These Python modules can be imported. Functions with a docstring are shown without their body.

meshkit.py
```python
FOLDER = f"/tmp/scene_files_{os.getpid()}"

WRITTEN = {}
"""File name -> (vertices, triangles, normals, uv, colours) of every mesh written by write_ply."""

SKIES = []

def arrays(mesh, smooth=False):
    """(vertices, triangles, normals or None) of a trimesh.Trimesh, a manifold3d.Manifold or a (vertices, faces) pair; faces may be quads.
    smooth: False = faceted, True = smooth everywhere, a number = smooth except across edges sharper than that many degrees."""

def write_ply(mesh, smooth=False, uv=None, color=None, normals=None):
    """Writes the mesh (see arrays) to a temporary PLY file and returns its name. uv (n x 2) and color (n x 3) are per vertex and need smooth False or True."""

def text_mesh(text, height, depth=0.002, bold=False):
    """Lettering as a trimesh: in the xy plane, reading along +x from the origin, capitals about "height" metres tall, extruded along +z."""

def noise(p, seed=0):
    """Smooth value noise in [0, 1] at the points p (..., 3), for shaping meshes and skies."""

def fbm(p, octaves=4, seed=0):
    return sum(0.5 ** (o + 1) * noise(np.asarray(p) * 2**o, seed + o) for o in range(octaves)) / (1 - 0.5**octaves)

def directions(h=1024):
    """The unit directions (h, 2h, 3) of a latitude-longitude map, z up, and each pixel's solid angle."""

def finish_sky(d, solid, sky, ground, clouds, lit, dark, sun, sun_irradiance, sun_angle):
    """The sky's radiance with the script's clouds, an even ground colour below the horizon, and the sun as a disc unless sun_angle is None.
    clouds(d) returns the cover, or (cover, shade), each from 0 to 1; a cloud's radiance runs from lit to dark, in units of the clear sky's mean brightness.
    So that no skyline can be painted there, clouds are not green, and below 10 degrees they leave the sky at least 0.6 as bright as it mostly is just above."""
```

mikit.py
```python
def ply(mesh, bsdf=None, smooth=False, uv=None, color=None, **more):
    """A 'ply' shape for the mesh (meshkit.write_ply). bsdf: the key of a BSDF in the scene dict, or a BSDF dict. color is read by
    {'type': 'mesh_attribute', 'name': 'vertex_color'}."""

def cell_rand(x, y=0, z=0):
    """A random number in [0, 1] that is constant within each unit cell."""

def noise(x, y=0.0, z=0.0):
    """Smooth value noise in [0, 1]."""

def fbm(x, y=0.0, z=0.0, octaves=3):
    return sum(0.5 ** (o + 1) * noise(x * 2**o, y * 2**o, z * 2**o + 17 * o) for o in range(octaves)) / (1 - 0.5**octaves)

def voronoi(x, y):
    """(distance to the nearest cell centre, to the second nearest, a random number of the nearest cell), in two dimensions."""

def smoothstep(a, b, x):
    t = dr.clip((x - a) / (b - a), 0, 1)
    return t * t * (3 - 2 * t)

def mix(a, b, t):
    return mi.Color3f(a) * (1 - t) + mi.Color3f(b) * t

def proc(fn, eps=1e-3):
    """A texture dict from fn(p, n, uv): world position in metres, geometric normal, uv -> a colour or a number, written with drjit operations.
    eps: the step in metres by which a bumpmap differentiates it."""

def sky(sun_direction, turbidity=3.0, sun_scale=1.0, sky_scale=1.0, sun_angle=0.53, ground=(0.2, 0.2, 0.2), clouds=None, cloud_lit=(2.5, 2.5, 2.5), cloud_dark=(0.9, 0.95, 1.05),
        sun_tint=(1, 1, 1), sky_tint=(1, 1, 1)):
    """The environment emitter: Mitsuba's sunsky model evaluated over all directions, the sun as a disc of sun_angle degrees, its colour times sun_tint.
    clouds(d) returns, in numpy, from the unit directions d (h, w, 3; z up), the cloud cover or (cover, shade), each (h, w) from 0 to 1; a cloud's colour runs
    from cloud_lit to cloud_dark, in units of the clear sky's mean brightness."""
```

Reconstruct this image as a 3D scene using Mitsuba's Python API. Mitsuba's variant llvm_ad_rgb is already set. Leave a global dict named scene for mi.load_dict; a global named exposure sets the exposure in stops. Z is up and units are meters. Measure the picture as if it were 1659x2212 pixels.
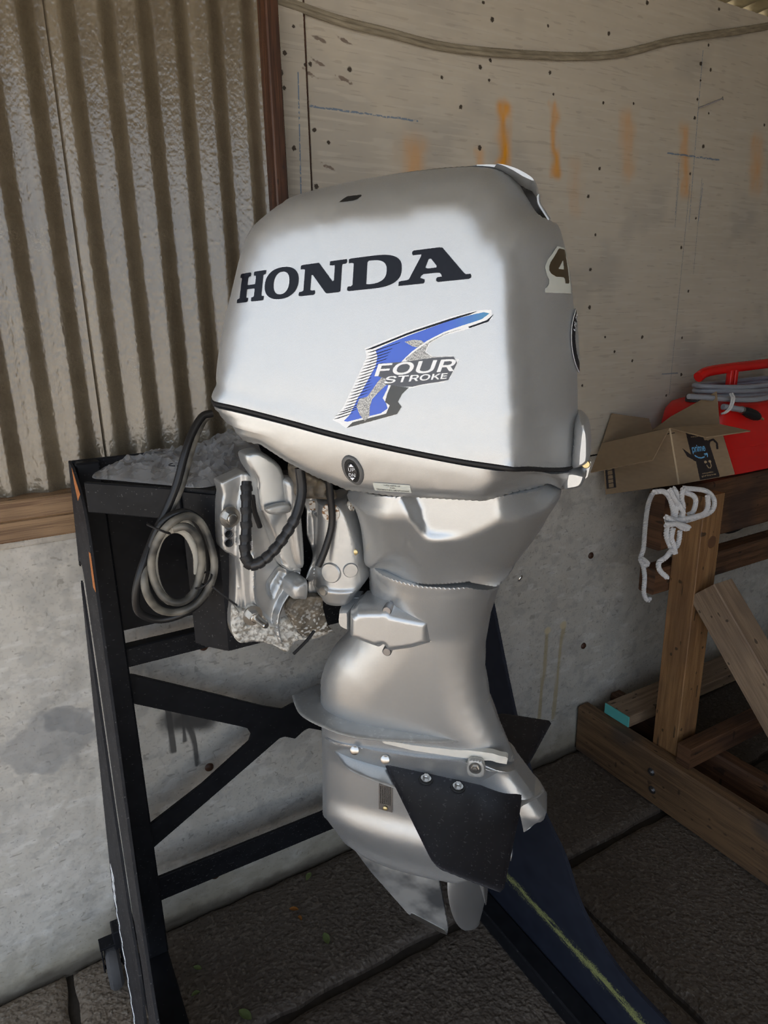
import math, random
import numpy as np, trimesh, shapely, shapely.geometry as sg, shapely.affinity as sa
import drjit as dr, mitsuba as mi
import mikit, meshkit
from mikit import noise, fbm, voronoi, smoothstep, mix
from scipy.spatial import Delaunay
from scipy.interpolate import LinearNDInterpolator, NearestNDInterpolator
T = mi.ScalarTransform4f
rng = np.random.default_rng(7)
scene, labels = {}, {}
sst_ = lambda a, b, x: np.clip((x-a)/(b-a), 0, 1)

# ------------------------------------------------------------------ camera, sky, exposure
YAW, PITCH, ROLL = np.radians([29.451, 16.061, -1.206])
FWD = np.array([math.sin(YAW)*math.cos(PITCH), math.cos(YAW)*math.cos(PITCH), -math.sin(PITCH)])
R0 = np.array([math.cos(YAW), -math.sin(YAW), 0]); U0 = np.cross(R0, FWD)
UP = -R0*math.sin(ROLL) + U0*math.cos(ROLL)
EYE = np.array([0, 0, 1.5])
scene['camera'] = {'type': 'perspective', 'fov_axis': 'x', 'fov': 2*math.degrees(math.atan(829.5/1450.0)),
                   'near_clip': 0.02, 'far_clip': 200.0,
                   'to_world': T().look_at(origin=EYE.tolist(), target=(EYE+FWD).tolist(), up=UP.tolist())}
scene['sky'] = mikit.sky((-0.36, -0.25, 0.90), turbidity=3.0, ground=(0.30, 0.28, 0.25),
                          clouds=lambda d: (0.22+0.5*sst_(.35, .6, meshkit.fbm(d*3.0, 4, 5)), 0.25*meshkit.fbm(d*5.0, 3, 8)), cloud_lit=(2.15, 2.3, 2.5), cloud_dark=(1.2, 1.25, 1.3), sky_tint=(1.03, 1.0, .95))
exposure = 3.1

# ------------------------------------------------------------------ helpers
WALLY = 1.487
A = np.array([0.72565, -0.68806, 0.0]); N = np.array([-0.68806, -0.72565, 0.0]); C0 = -1.04216   # the motor: aft, side towards the door, its plane
MM = np.stack([A, N, np.array([0, 0, 1.0])])
def mw(v):
    """Motor coordinates (aft, sideways, up) to the world."""
    v = np.asarray(v, float)
    return v[:, :1]*A + (C0+v[:, 1:2])*N + v[:, 2:3]*np.array([0, 0, 1.0])
def arr(a): return np.asarray(a, float)/1e4
def key_for(name, parent=None):
    base = f'{parent}__{name}' if parent else name
    if base not in USED: USED.add(base); return base
    k = 1
    while f'{base}_{k:03d}' in USED: k += 1
    USED.add(f'{base}_{k:03d}'); return f'{base}_{k:03d}'
USED = set()
def obj(name, mesh, mat, parent=None, smooth=False, **kw):
    k = key_for(name, parent)
    scene[k] = mikit.ply(mesh, mat, smooth=smooth, **kw)
    return k
def thing(name, label, cat, group=None):
    k = key_for(name); labels[k] = {'label': label, 'category': cat}
    if group: labels[k]['group'] = group
    return k
def tag(k, label=None, cat=None, group=None, kind=None):
    d = labels.setdefault(k, {})
    for a, b in (('label', label), ('category', cat), ('group', group), ('kind', kind)):
        if b: d[a] = b
    return k
def struct(k): return tag(k, kind='structure')

def resample(P, step, closed=False):
    P = np.asarray(P, float)
    if closed: P = np.vstack([P, P[:1]])
    s = np.r_[0, np.cumsum(np.linalg.norm(np.diff(P, axis=0), axis=1))]
    n = max(2, int(round(s[-1]/step))+1)
    t = np.linspace(0, s[-1], n)
    Q = np.stack([np.interp(t, s, P[:, i]) for i in range(P.shape[1])], 1)
    return Q[:-1] if closed else Q
def spline(P, n=8, closed=False):
    """Catmull-Rom through the points."""
    P = np.asarray(P, float)
    E = np.vstack([P[-1:], P, P[:2]]) if closed else np.vstack([2*P[:1]-P[1:2], P, 2*P[-1:]-P[-2:-1]])
    out = []
    for i in range(len(E)-3):
        a, b, c, d = E[i:i+4]
        for t in np.arange(n)/n:
            out.append(0.5*((2*b)+(c-a)*t+(2*a-5*b+4*c-d)*t*t+(3*b-a-3*c+d)*t**3))
    if not closed: out.append(P[-1])
    return np.array(out)
def seg_d(P, L, vals=None, closed=False):
    """Distance of points P to the polyline L, and the value of the nearest point on it."""
    L = np.asarray(L, float)
    if closed: L = np.vstack([L, L[:1]])
    a, b = L[:-1], L[1:]
    best, val = np.full(len(P), 9.0), np.zeros(len(P))
    for i in range(len(a)):
        ab = b[i]-a[i]; t = np.clip(((P-a[i])@ab)/max(ab@ab, 1e-12), 0, 1)
        d = np.linalg.norm(P-a[i]-t[:, None]*ab, axis=1)
        m = d < best; best[m] = d[m]
        if vals is not None: val[m] = (vals[i]+(vals[i+1]-vals[i])*t)[m]
    return best, val
def sstep(a, b, x):
    t = np.clip((np.asarray(x, float)-a)/(b-a), 0, 1); return t*t*(3-2*t)
def prof(t, c=0.8):
    t = np.clip(t, 0, 1)
    return np.sqrt(np.maximum(1-(1-c*t)**2, 0))/np.sqrt(1-(1-np.asarray(c))**2)

def fill(poly, res, rings=(), curve=True):
    """Triangulates a shapely polygon: points on its outline, on inset rings, and a grid inside."""
    pts = []
    for d in (0.0,)+tuple(rings):
        g = poly if d == 0 else poly.buffer(-d)
        for q in getattr(g, 'geoms', [g]):
            if q.is_empty or q.geom_type != 'Polygon': continue
            for rr in [q.exterior]+list(q.interiors):
                pts.append(resample(np.array(rr.coords)[:-1], res if d == 0 else res, True) if curve else np.array(rr.coords)[:-1])
    inner = poly.buffer(-(max(rings) if len(rings) else 0)-0.45*res)
    x0, y0, x1, y1 = poly.bounds
    gx, gy = np.meshgrid(np.arange(x0, x1+res, res), np.arange(y0, y1+res, res*0.866))
    gx = gx + (np.arange(len(gx)) % 2)[:, None]*res/2
    G = np.stack([gx.ravel(), gy.ravel()], 1)
    if not inner.is_empty: pts.append(G[shapely.contains_xy(inner, G[:, 0], G[:, 1])])
    P = np.unique(np.round(np.vstack(pts), 6), axis=0)
    F = Delaunay(P).simplices
    c = P[F].mean(1)
    cr = lambda F: (lambda a, b: a[:, 0]*b[:, 1]-a[:, 1]*b[:, 0])(P[F[:, 1]]-P[F[:, 0]], P[F[:, 2]]-P[F[:, 0]])
    ar = np.abs(cr(F))
    F = F[shapely.contains_xy(poly.buffer(1e-6), c[:, 0], c[:, 1]) & (ar > 1e-10)]
    s = cr(F) < 0
    F[s] = F[s][:, ::-1]
    return P, F
def rim(F):
    e = np.vstack([F[:, [0, 1]], F[:, [1, 2]], F[:, [2, 0]]])
    k = np.sort(e, 1); _, inv, cnt = np.unique(k, axis=0, return_inverse=True, return_counts=True)
    return e[cnt[inv.ravel()] == 1]
def two_sided(P, F, w, back):
    """The solid between the height fields w (near side) and -back (far side) over a flat triangulation: (n,3) as (u, height, v)."""
    n = len(P)
    V = np.vstack([np.c_[P[:, 0], w, P[:, 1]], np.c_[P[:, 0], -back, P[:, 1]]])
    e = rim(F)
    side = np.vstack([np.c_[e[:, 0], e[:, 0]+n, e[:, 1]+n], np.c_[e[:, 0], e[:, 1]+n, e[:, 1]]])
    return V, np.vstack([F[:, ::-1], F+n, side[:, ::-1]])
def relax(P, F, w, its, keep):
    e = np.vstack([F[:, [0, 1]], F[:, [1, 2]], F[:, [2, 0]]])
    for _ in range(its):
        s, c = np.zeros(len(P)), np.zeros(len(P))
        for i, j in ((0, 1), (1, 0)):
            np.add.at(s, e[:, i], w[e[:, j]]); np.add.at(c, e[:, i], 1)
        w = np.where(keep, w, 0.5*w+0.5*s/np.maximum(c, 1))
    return w
SURF = {}
def near_surf(P, w):
    lin, nn = LinearNDInterpolator(P, w), NearestNDInterpolator(P, w)
    def f(q):
        q = np.asarray(q, float); v = lin(q); return np.where(np.isnan(v), nn(q), v)
    return f
def pillow(out, wfun, res=0.008, ringd=0.05, nr=7, its=0, back=None, mem=None, holes=()):
    poly = sg.Polygon(out, [h for h in holes]).buffer(0)
    rings = tuple(ringd*((k+1)/nr)**2 for k in range(nr)) if nr else ()
    P, F = fill(poly, res, rings)
    w = wfun(P)
    if its:
        keep = np.zeros(len(P), bool); keep[np.unique(rim(F))] = True
        w = relax(P, F, w, its, keep)
    b = w if back is None else np.full(len(P), float(back)) if np.isscalar(back) else back(P)
    if mem: SURF[mem] = near_surf(P, w)
    return two_sided(P, F, w, b)
def mmesh(VF): return mw(VF[0]), VF[1][:, ::-1]
def yplane(VF, y0):
    """(u, height, v) as x = u, y = y0 - height, z = v."""
    V, F = VF
    return np.c_[V[:, 0], y0-V[:, 1], V[:, 2]], F
def tube(P, r, sides=10, closed=False, caps=True):
    P = np.asarray(P, float); n = len(P)
    r = np.broadcast_to(r, (n,)).astype(float)
    t = (np.roll(P, -1, 0)-np.roll(P, 1, 0)) if closed else np.gradient(P, axis=0)
    t /= np.linalg.norm(t, axis=1, keepdims=True)+1e-12
    a = np.zeros_like(P); v = np.cross(t[0], [0, 0, 1.0] if abs(t[0, 2]) < .9 else [1.0, 0, 0]); a[0] = v/np.linalg.norm(v)
    for i in range(1, n):
        v = a[i-1]-t[i]*(a[i-1]@t[i]); a[i] = v/np.linalg.norm(v)
    b = np.cross(t, a); th = np.arange(sides)*2*np.pi/sides
    V = (P[:, None]+r[:, None, None]*(np.cos(th)[None, :, None]*a[:, None]+np.sin(th)[None, :, None]*b[:, None])).reshape(-1, 3)
    F = []
    for i in range(n if closed else n-1):
        j0, j1 = i*sides, ((i+1) % n)*sides
        k = np.arange(sides); k2 = (k+1) % sides
        F.append(np.c_[j0+k, j0+k2, j1+k2]); F.append(np.c_[j0+k, j1+k2, j1+k])
    F = np.vstack(F)
    if caps and not closed:
        V = np.vstack([V, P[:1], P[-1:]]); k = np.arange(sides); k2 = (k+1) % sides; m = n*sides
        F = np.vstack([F, np.c_[k*0+m, k2, k], np.c_[k*0+m+1, (n-1)*sides+k, (n-1)*sides+k2]])
    return V, F
def join(*ms):
    V, F, o = [], [], 0
    for m in ms:
        v, f = (np.asarray(m.vertices), np.asarray(m.faces)) if hasattr(m, 'vertices') else m
        f = np.asarray(f); f = np.vstack([f[:, [0, 1, 2]], f[:, [0, 2, 3]]]) if f.shape[1] == 4 else f
        V.append(v); F.append(f+o); o += len(v)
    return np.vstack(V), np.vstack(F)
def lathe(prof_rz, n=32):
    m = trimesh.creation.revolve(np.asarray(prof_rz, float), sections=n)
    return np.array(m.vertices), np.array(m.faces)
def frame_to(z, o, x=None):
    z = np.asarray(z, float)/np.linalg.norm(z)
    x = np.cross([0, 0, 1.0] if abs(z[2]) < .9 else [1.0, 0, 0], z) if x is None else np.asarray(x, float)
    x = x-z*(x@z); x /= np.linalg.norm(x)
    return np.stack([x, np.cross(z, x), z], 1), np.asarray(o, float)
def put(VF, z, o, x=None):
    Rm, o = frame_to(z, o, x)
    return VF[0]@Rm.T+o, VF[1]
def extrude(poly, h, bev=0.0):
    """Polygon (u, v) from 0 to h, with a bevel on its far edge and near edge."""
    if bev <= 0:
        m = trimesh.creation.extrude_polygon(poly, h, engine='earcut'); return np.array(m.vertices), np.array(m.faces)
    import manifold3d as m3
    def cs(p): return m3.CrossSection([np.array(p.exterior.coords)[:-1][:, :2]] + [np.array(i.coords)[:-1] for i in p.interiors], m3.FillRule.EvenOdd)
    b = poly.buffer(-bev, join_style=2)
    mid = m3.Manifold.extrude(cs(poly), h-2*bev).translate([0, 0, bev])
    full = m3.Manifold.extrude(cs(b), h)
    q = (mid+full).to_mesh()
    return q.vert_properties[:, :3], q.tri_verts
def ex_y(poly, y0, h, bev=0.0):
    """Polygon in (x, z), from y0 towards the camera by h."""
    V, F = extrude(poly, h, bev)
    return np.c_[V[:, 0], y0-V[:, 2], V[:, 1]], F
def rbox(size, r=0.004, c=(0, 0, 0)):
    s = np.asarray(size, float)/2-r
    import manifold3d as m3
    pts = np.array([[x*s[0]+dx, y*s[1]+dy, z*s[2]+dz] for x in (-1, 1) for y in (-1, 1) for z in (-1, 1)
                    for dx, dy, dz in ((x*r, 0, 0), (0, y*r, 0), (0, 0, z*r), (x*r*.6, y*r*.6, z*r*.6))])
    q = m3.Manifold.hull_points(pts).to_mesh()
    return q.vert_properties[:, :3]+np.asarray(c, float), q.tri_verts
def ngon(c, r, n=24, rot=0.0, sy=1.0):
    t = np.arange(n)*2*np.pi/n+rot
    return np.c_[c[0]+r*np.cos(t), c[1]+r*sy*np.sin(t)]
def hexbolt(r=0.008, h=0.006, washer=True):
    parts = []
    if washer: parts.append(lathe([(0, 0), (r*1.75, 0), (r*1.8, .0008), (r*1.75, .002), (0, .002)], 28))
    parts.append(trimesh.creation.extrude_polygon(sg.Polygon(ngon((0, 0), r*1.1, 6)), h+.002))
    parts.append(lathe([(0, h+.002), (r*.8, h+.002), (r*.7, h+.003), (0, h+.0035)], 18))
    return join(*parts)
def screw_head(r=0.006, h=0.003):
    head = lathe([(0, h), (r*.6, h*.92), (r*.95, h*.5), (r, 0), (0, 0)], 22)
    x1 = rbox((r*1.1, r*.24, .0006), .0001, (0, 0, h)); x2 = rbox((r*.24, r*1.1, .0006), .0001, (0, 0, h))
    return head, join(x1, x2)
def homog(q):
    """Unit square (0,1),(1,1),(1,0),(0,0) = TL, TR, BR, BL to the quad."""
    src = [(0, 1), (1, 1), (1, 0), (0, 0)]; Am, bm = [], []
    for (x, y), (u, v) in zip(src, q):
        Am += [[x, y, 1, 0, 0, 0, -u*x, -u*y], [0, 0, 0, x, y, 1, -v*x, -v*y]]; bm += [u, v]
    h = np.append(np.linalg.solve(np.array(Am, float), np.array(bm, float)), 1).reshape(3, 3)
    def f(P):
        w = np.c_[P, np.ones(len(P))]@h.T
        return w[:, :2]/w[:, 2:]
    return f
def text_flat(text, bold=True):
    """Flat lettering: (n,2) points scaled to the unit square, and triangles."""
    m = meshkit.text_mesh(text, 1.0, 0.1, bold)
    V, F = np.array(m.vertices), np.array(m.faces)
    F = F[(V[F][:, :, 2] > 0.09).all(1)]
    u, inv = np.unique(F, return_inverse=True)
    P = V[u][:, :2]; lo, hi = P.min(0), P.max(0)
    return (P-lo)/(hi-lo), inv.reshape(-1, 3)

# ------------------------------------------------------------------ materials
def rgb(*c): return {'type': 'rgb', 'value': list(map(float, c))}
def prin(c, rough=0.5, metal=0.0, spec=0.5, **k):
    return {'type': 'twosided', 'b': {'type': 'principled', 'base_color': c if isinstance(c, dict) else rgb(*c), 'roughness': rough, 'metallic': metal, 'specular': spec, **k}}
MAT = {}
def mat(name, d): scene['mat_'+name] = d; MAT[name] = 'mat_'+name; return 'mat_'+name
# ------------------------------------------------------------------ traced outlines, in tenths of a millimetre
D_cowl_top=[[-5056,13967],[-5013,14217],[-4919,14673],[-4795,15105],[-4636,15557],[-4494,15965],[-4390,16193],[-4274,16352],[-4130,16467],[-3883,16618],[-3769,16691],[-3609,16761],[-3190,16852],[-2641,16939],[-2100,16987],[-1575,17006],[-1126,16999],[-874,16960],[-709,16891],[-565,16771],[-448,16592],[-293,16359],[-103,16256],[-1,16197],[47,16082],[118,15843],[200,15505],[279,14999],[341,14480],[388,13878],[423,13258],[427,12831]]
D_cowl_seam=[[-5056,13967],[-4782,13932],[-4333,13864],[-3513,13697],[-2965,13575],[-2304,13439],[-1676,13324],[-1064,13223],[-590,13160],[-299,13110],[-5,12992],[218,12904],[427,12831]]
D_pan_front=[[-5048,13896],[-5020,13776],[-4939,13605],[-4885,13513]]
D_pan_bottom=[[-4885,13513],[-4731,13402],[-4026,13263],[-3655,13030],[-3241,12830],[-2882,12700],[-2795,12657],[-2061,12598],[-1056,12595],[-397,12591],[11,12506],[238,12403]]
D_pan_rear=[[432,12760],[410,12650],[316,12501],[238,12403]]
D_mid_out=[[-2952,12525],[-3126,12316],[-2996,12120],[-2930,11746],[-2922,11413],[-2920,11093],[-2766,10967],[-2530,10943],[-1756,11052],[-1097,11088],[-844,10999],[-663,10944],[-417,11177],[-102,11677],[68,12022],[238,12403],[11,12506],[-397,12591],[-1056,12595],[-2061,12598]]
D_mid_recess=[[-1916,12572],[-1678,11977],[-1571,11935],[-714,11943],[-603,12067],[-461,12607]]
D_leg_out=[[-2453,11082],[-2670,11123],[-2863,11155],[-2866,10460],[-2979,10132],[-3327,9638],[-3593,9325],[-3805,8844],[-3870,8410],[-3896,7527],[-2985,7703],[-1976,7683],[-1168,7722],[-551,7645],[-302,7468],[-588,8159],[-785,8703],[-876,9230],[-877,9668],[-798,10256],[-659,10798],[-1108,11031],[-1775,11025]]
D_gear_out=[[-3902,7606],[-3945,6372],[-3978,5673],[-3898,5551],[-3675,5233],[-3258,5040],[-2519,4894],[-1661,4811],[-1090,4890],[-641,5455],[-537,5890],[-684,6190],[-376,6480],[-105,6922],[-301,7450],[-1168,7722],[-1976,7683],[-2985,7703]]
D_skeg=[[-3378,4992],[-3022,4874],[-2371,4751],[-1686,4673],[-1640,4495],[-1471,3400],[-1489,3268],[-1591,3289],[-2244,3553],[-3032,4479]]
D_tube=[[-3882,12336],[-3519,12200],[-3442,12220],[-3237,12229],[-3123,12150],[-3022,11937],[-2925,11534],[-2870,11137],[-2846,10805],[-3026,10575],[-3101,10424],[-3207,10378],[-3386,10354],[-3590,10364],[-3612,10491],[-3919,10466],[-3890,10815],[-3791,11146],[-3855,11583],[-3849,11998]]
D_armcover=[[-3011,10451],[-2944,10484],[-2877,10558],[-2619,10593],[-2466,10607],[-2364,10636],[-2252,10559],[-2114,10518],[-1927,10468],[-1705,10409],[-1661,10360],[-1643,10268],[-1668,10266],[-1675,10036],[-1631,10013],[-1631,9959],[-1681,9926],[-1996,9838],[-2303,9805],[-2381,9776],[-2443,9902],[-2509,9846],[-2716,9901],[-2988,9992],[-3026,10037]]
D_armpin=[[-3240,10434],[-3001,10462],[-3017,10016],[-3215,10088],[-3277,10201],[-3256,10370]]
D_switch=[[-2566,13224],[-2495,13174],[-2426,13048],[-2424,12918],[-2480,12817],[-2547,12795],[-2632,12845],[-2708,12940],[-2737,13070],[-2720,13168],[-2651,13234]]
D_switch_ctr=[[-2576,13010]]
D_sticker=[[-2305,12853],[-1782,12840],[-1772,12716],[-2295,12722]]
D_vent=[[-2740,16444],[-2667,16518],[-2435,16530],[-2518,16457]]
D_rearcover=[[359,13462],[433,13610],[569,13502],[616,13193],[592,12942],[370,12834],[340,12935]]
D_latch=[[410,12878],[428,12978],[497,13005],[570,12958],[588,12858]]
D_bracketlug=[[259,12823],[532,12807],[587,12758],[566,12632],[512,12541],[408,12498],[239,12504]]
D_side_slot=[[-1447,7463],[-1285,7461],[-1252,7401],[-1414,7403]]
D_prop=[[-1486,5097],[-1418,4703],[-1281,4193],[-1108,3726],[-1023,3640],[-907,3733],[-814,4094],[-772,4520],[-783,5047],[-1094,5261]]
D_anode=[[-1073,7776],[-969,7816],[-804,7783],[-798,7502],[-1075,7493]]
D_pitot=[[-2700,6888],[-2444,6893],[-2454,6313],[-2712,6344]]
D_foilbolts=[[-1797,7566],[-1238,7483]]
D_legscrews=[[-3081,7660],[-2521,7563]]
D_armbolts=[[-2359,10556],[-2374,9833]]
D_scoop_lip=[[-1578,16963],[-1128,16969],[-812,16948],[-592,16887],[-416,16796],[-320,16721],[-293,16645],[-322,16606],[-380,16656],[-492,16709],[-651,16805],[-842,16886],[-1127,16928],[-1578,16945]]
D_scoop_wire=[[-309,16630],[-298,16523],[-224,16406],[-143,16288]]
D_scoop_dark=[[-539,16746],[-427,16705],[-363,16633],[-318,16573],[-296,16474],[-152,16275],[-259,16327],[-388,16491]]
D_crease=[[-3980,15778],[-3701,16034],[-3315,16168],[-2491,16306],[-1600,16318],[-1195,16261],[-882,16129],[-671,15866],[-564,15543],[-475,15121],[-413,14578],[-363,13787],[-363,13123]]
D_honda_quad=[[-4172,15623],[-1021,15861],[-1014,15452],[-4240,15244]]
D_f_white=[[-2377,14635],[-1778,14853],[-1212,15017],[-922,15082],[-760,15079],[-716,15028],[-760,14941],[-1071,14844],[-1336,14783],[-1542,14672],[-1566,14572],[-1521,14525],[-1207,14534],[-1151,14513],[-1142,14493],[-1164,14417],[-1273,14209],[-1593,14170],[-1785,14127],[-1897,14043],[-1951,13912],[-1874,13894],[-1913,13799],[-2642,13596],[-2710,13654],[-2843,13691],[-2800,13762],[-2703,13831],[-2350,14525],[-2353,14571],[-2382,14607]]
D_f_blue=[[-2228,14615],[-2012,14706],[-1778,14792],[-1492,14888],[-1211,14977],[-1073,15008],[-936,15038],[-764,15067],[-799,14998],[-935,14947],[-1086,14907],[-1350,14822],[-1563,14716],[-1737,14601],[-1876,14476],[-2019,14329],[-2052,14157],[-2152,13969],[-2129,13934],[-2038,13933],[-2088,13823],[-2702,13666],[-2564,13803],[-2497,13966],[-2408,14098],[-2320,14258],[-2226,14415],[-2201,14535],[-2252,14577]]
D_f_topline=[[-2373,14611],[-1778,14831],[-1211,14999],[-920,15072],[-943,15048],[-1211,14975],[-1778,14806],[-2353,14596]]
D_f_swoosh=[[-725,15031],[-764,14948],[-934,14892],[-1071,14851],[-1085,14867],[-934,14915],[-798,14961],[-759,15024]]
D_f_glitter=[[-1085,14867],[-1350,14789],[-1549,14677],[-1581,14572],[-1513,14520],[-1229,14525],[-1492,14481],[-1782,14462],[-1877,14469],[-1708,14593],[-1549,14699],[-1336,14807]]
D_f_foot=[[-2022,14169],[-1785,14137],[-1890,14043],[-1951,13912],[-1880,13890],[-1920,13802],[-2634,13604],[-2584,13671],[-2089,13799],[-2023,13944],[-2101,13946],[-2110,13976]]
D_f_plate=[[-2158,14443],[-1986,14453],[-1782,14469],[-1492,14509],[-1207,14523],[-1162,14509],[-1153,14484],[-1175,14417],[-1279,14226],[-1593,14184],[-1785,14137],[-1903,14158],[-2119,14176],[-2125,14221],[-2102,14250],[-2020,14272],[-2237,14279],[-2221,14322]]
D_f_dolphin=[[-1844,14712],[-1779,14732],[-1678,14739],[-1555,14709],[-1635,14669],[-1734,14610],[-1739,14645],[-1779,14684]]
D_f_dolphin2=[[-2019,14336],[-2093,14322],[-2162,14265],[-2232,14164],[-2342,14018],[-2396,14004],[-2465,13984],[-2502,13907],[-2458,13841],[-2449,13767],[-2370,13689],[-2319,13746],[-2301,13843],[-2317,13946],[-2143,14121],[-2066,14186],[-2021,14201]]
D_f_four=[[-2188,14440],[-1154,14501],[-1212,14343],[-2244,14278]]
D_f_stroke=[[-2082,14280],[-1277,14322],[-1295,14251],[-2123,14186]]
D_f_s00=[[-2353,14575],[-1850,14724],[-1872,14712],[-2359,14560]]
D_f_s01=[[-2344,14534],[-1955,14649],[-1975,14637],[-2350,14518]]
D_f_s02=[[-2365,14492],[-1981,14605],[-2002,14594],[-2371,14476]]
D_f_s03=[[-2386,14450],[-2008,14563],[-2029,14551],[-2392,14435]]
D_f_s04=[[-2407,14408],[-2026,14523],[-2047,14510],[-2414,14393]]
D_f_s05=[[-2428,14366],[-2081,14471],[-2102,14458],[-2435,14350]]
D_f_s06=[[-2450,14323],[-2137,14419],[-2158,14406],[-2456,14308]]
D_f_s07=[[-2471,14281],[-2218,14358],[-2239,14345],[-2478,14266]]
D_f_s08=[[-2493,14239],[-2226,14320],[-2247,14307],[-2499,14222]]
D_f_s09=[[-2514,14196],[-2233,14282],[-2255,14269],[-2521,14180]]
D_f_s10=[[-2536,14153],[-2240,14244],[-2261,14231],[-2543,14137]]
D_f_s11=[[-2558,14110],[-2246,14207],[-2267,14194],[-2564,14094]]
D_f_s12=[[-2580,14067],[-2251,14169],[-2273,14156],[-2586,14051]]
D_f_s13=[[-2602,14023],[-2257,14131],[-2278,14118],[-2607,14007]]
D_f_s14=[[-2624,13980],[-2302,14080],[-2324,14067],[-2630,13964]]
D_f_s15=[[-2646,13936],[-2372,14021],[-2393,14009],[-2653,13919]]
D_f_s16=[[-2668,13892],[-2421,13970],[-2443,13957],[-2675,13876]]
D_f_s17=[[-2690,13848],[-2368,13950],[-2390,13937],[-2697,13832]]
D_f_s18=[[-2749,13803],[-2257,13960],[-2279,13947],[-2755,13787]]
D_f_s19=[[-2805,13758],[-2445,13874],[-2467,13859],[-2812,13742]]
D_f_s20=[[-2827,13714],[-2516,13814],[-2538,13799],[-2834,13697]]
D_four_quad=[[-83,15861],[147,15834],[230,15193],[-107,15189]]
D_xbrace=[[1113,8011],[1601,7805],[3205,6845],[4378,6127],[4841,5894],[5113,5956],[6192,6284],[6106,4431],[5799,4583],[4857,5122],[4724,5131],[3836,4642],[1449,3341],[1175,3258],[1162,3784],[1487,4010],[2754,4595],[3953,5314],[4022,5477],[3940,5685],[3762,5803],[1555,7119],[1163,7329]]
D_lowbar=[[1189,2854],[5695,2535],[5662,1886],[1242,2133]]
D_upbar=[[1105,8525],[3502,8572],[3454,8058],[1143,8106]]
D_topbar=[[950,12503],[4353,12423],[4320,12022],[940,12142]]
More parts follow.
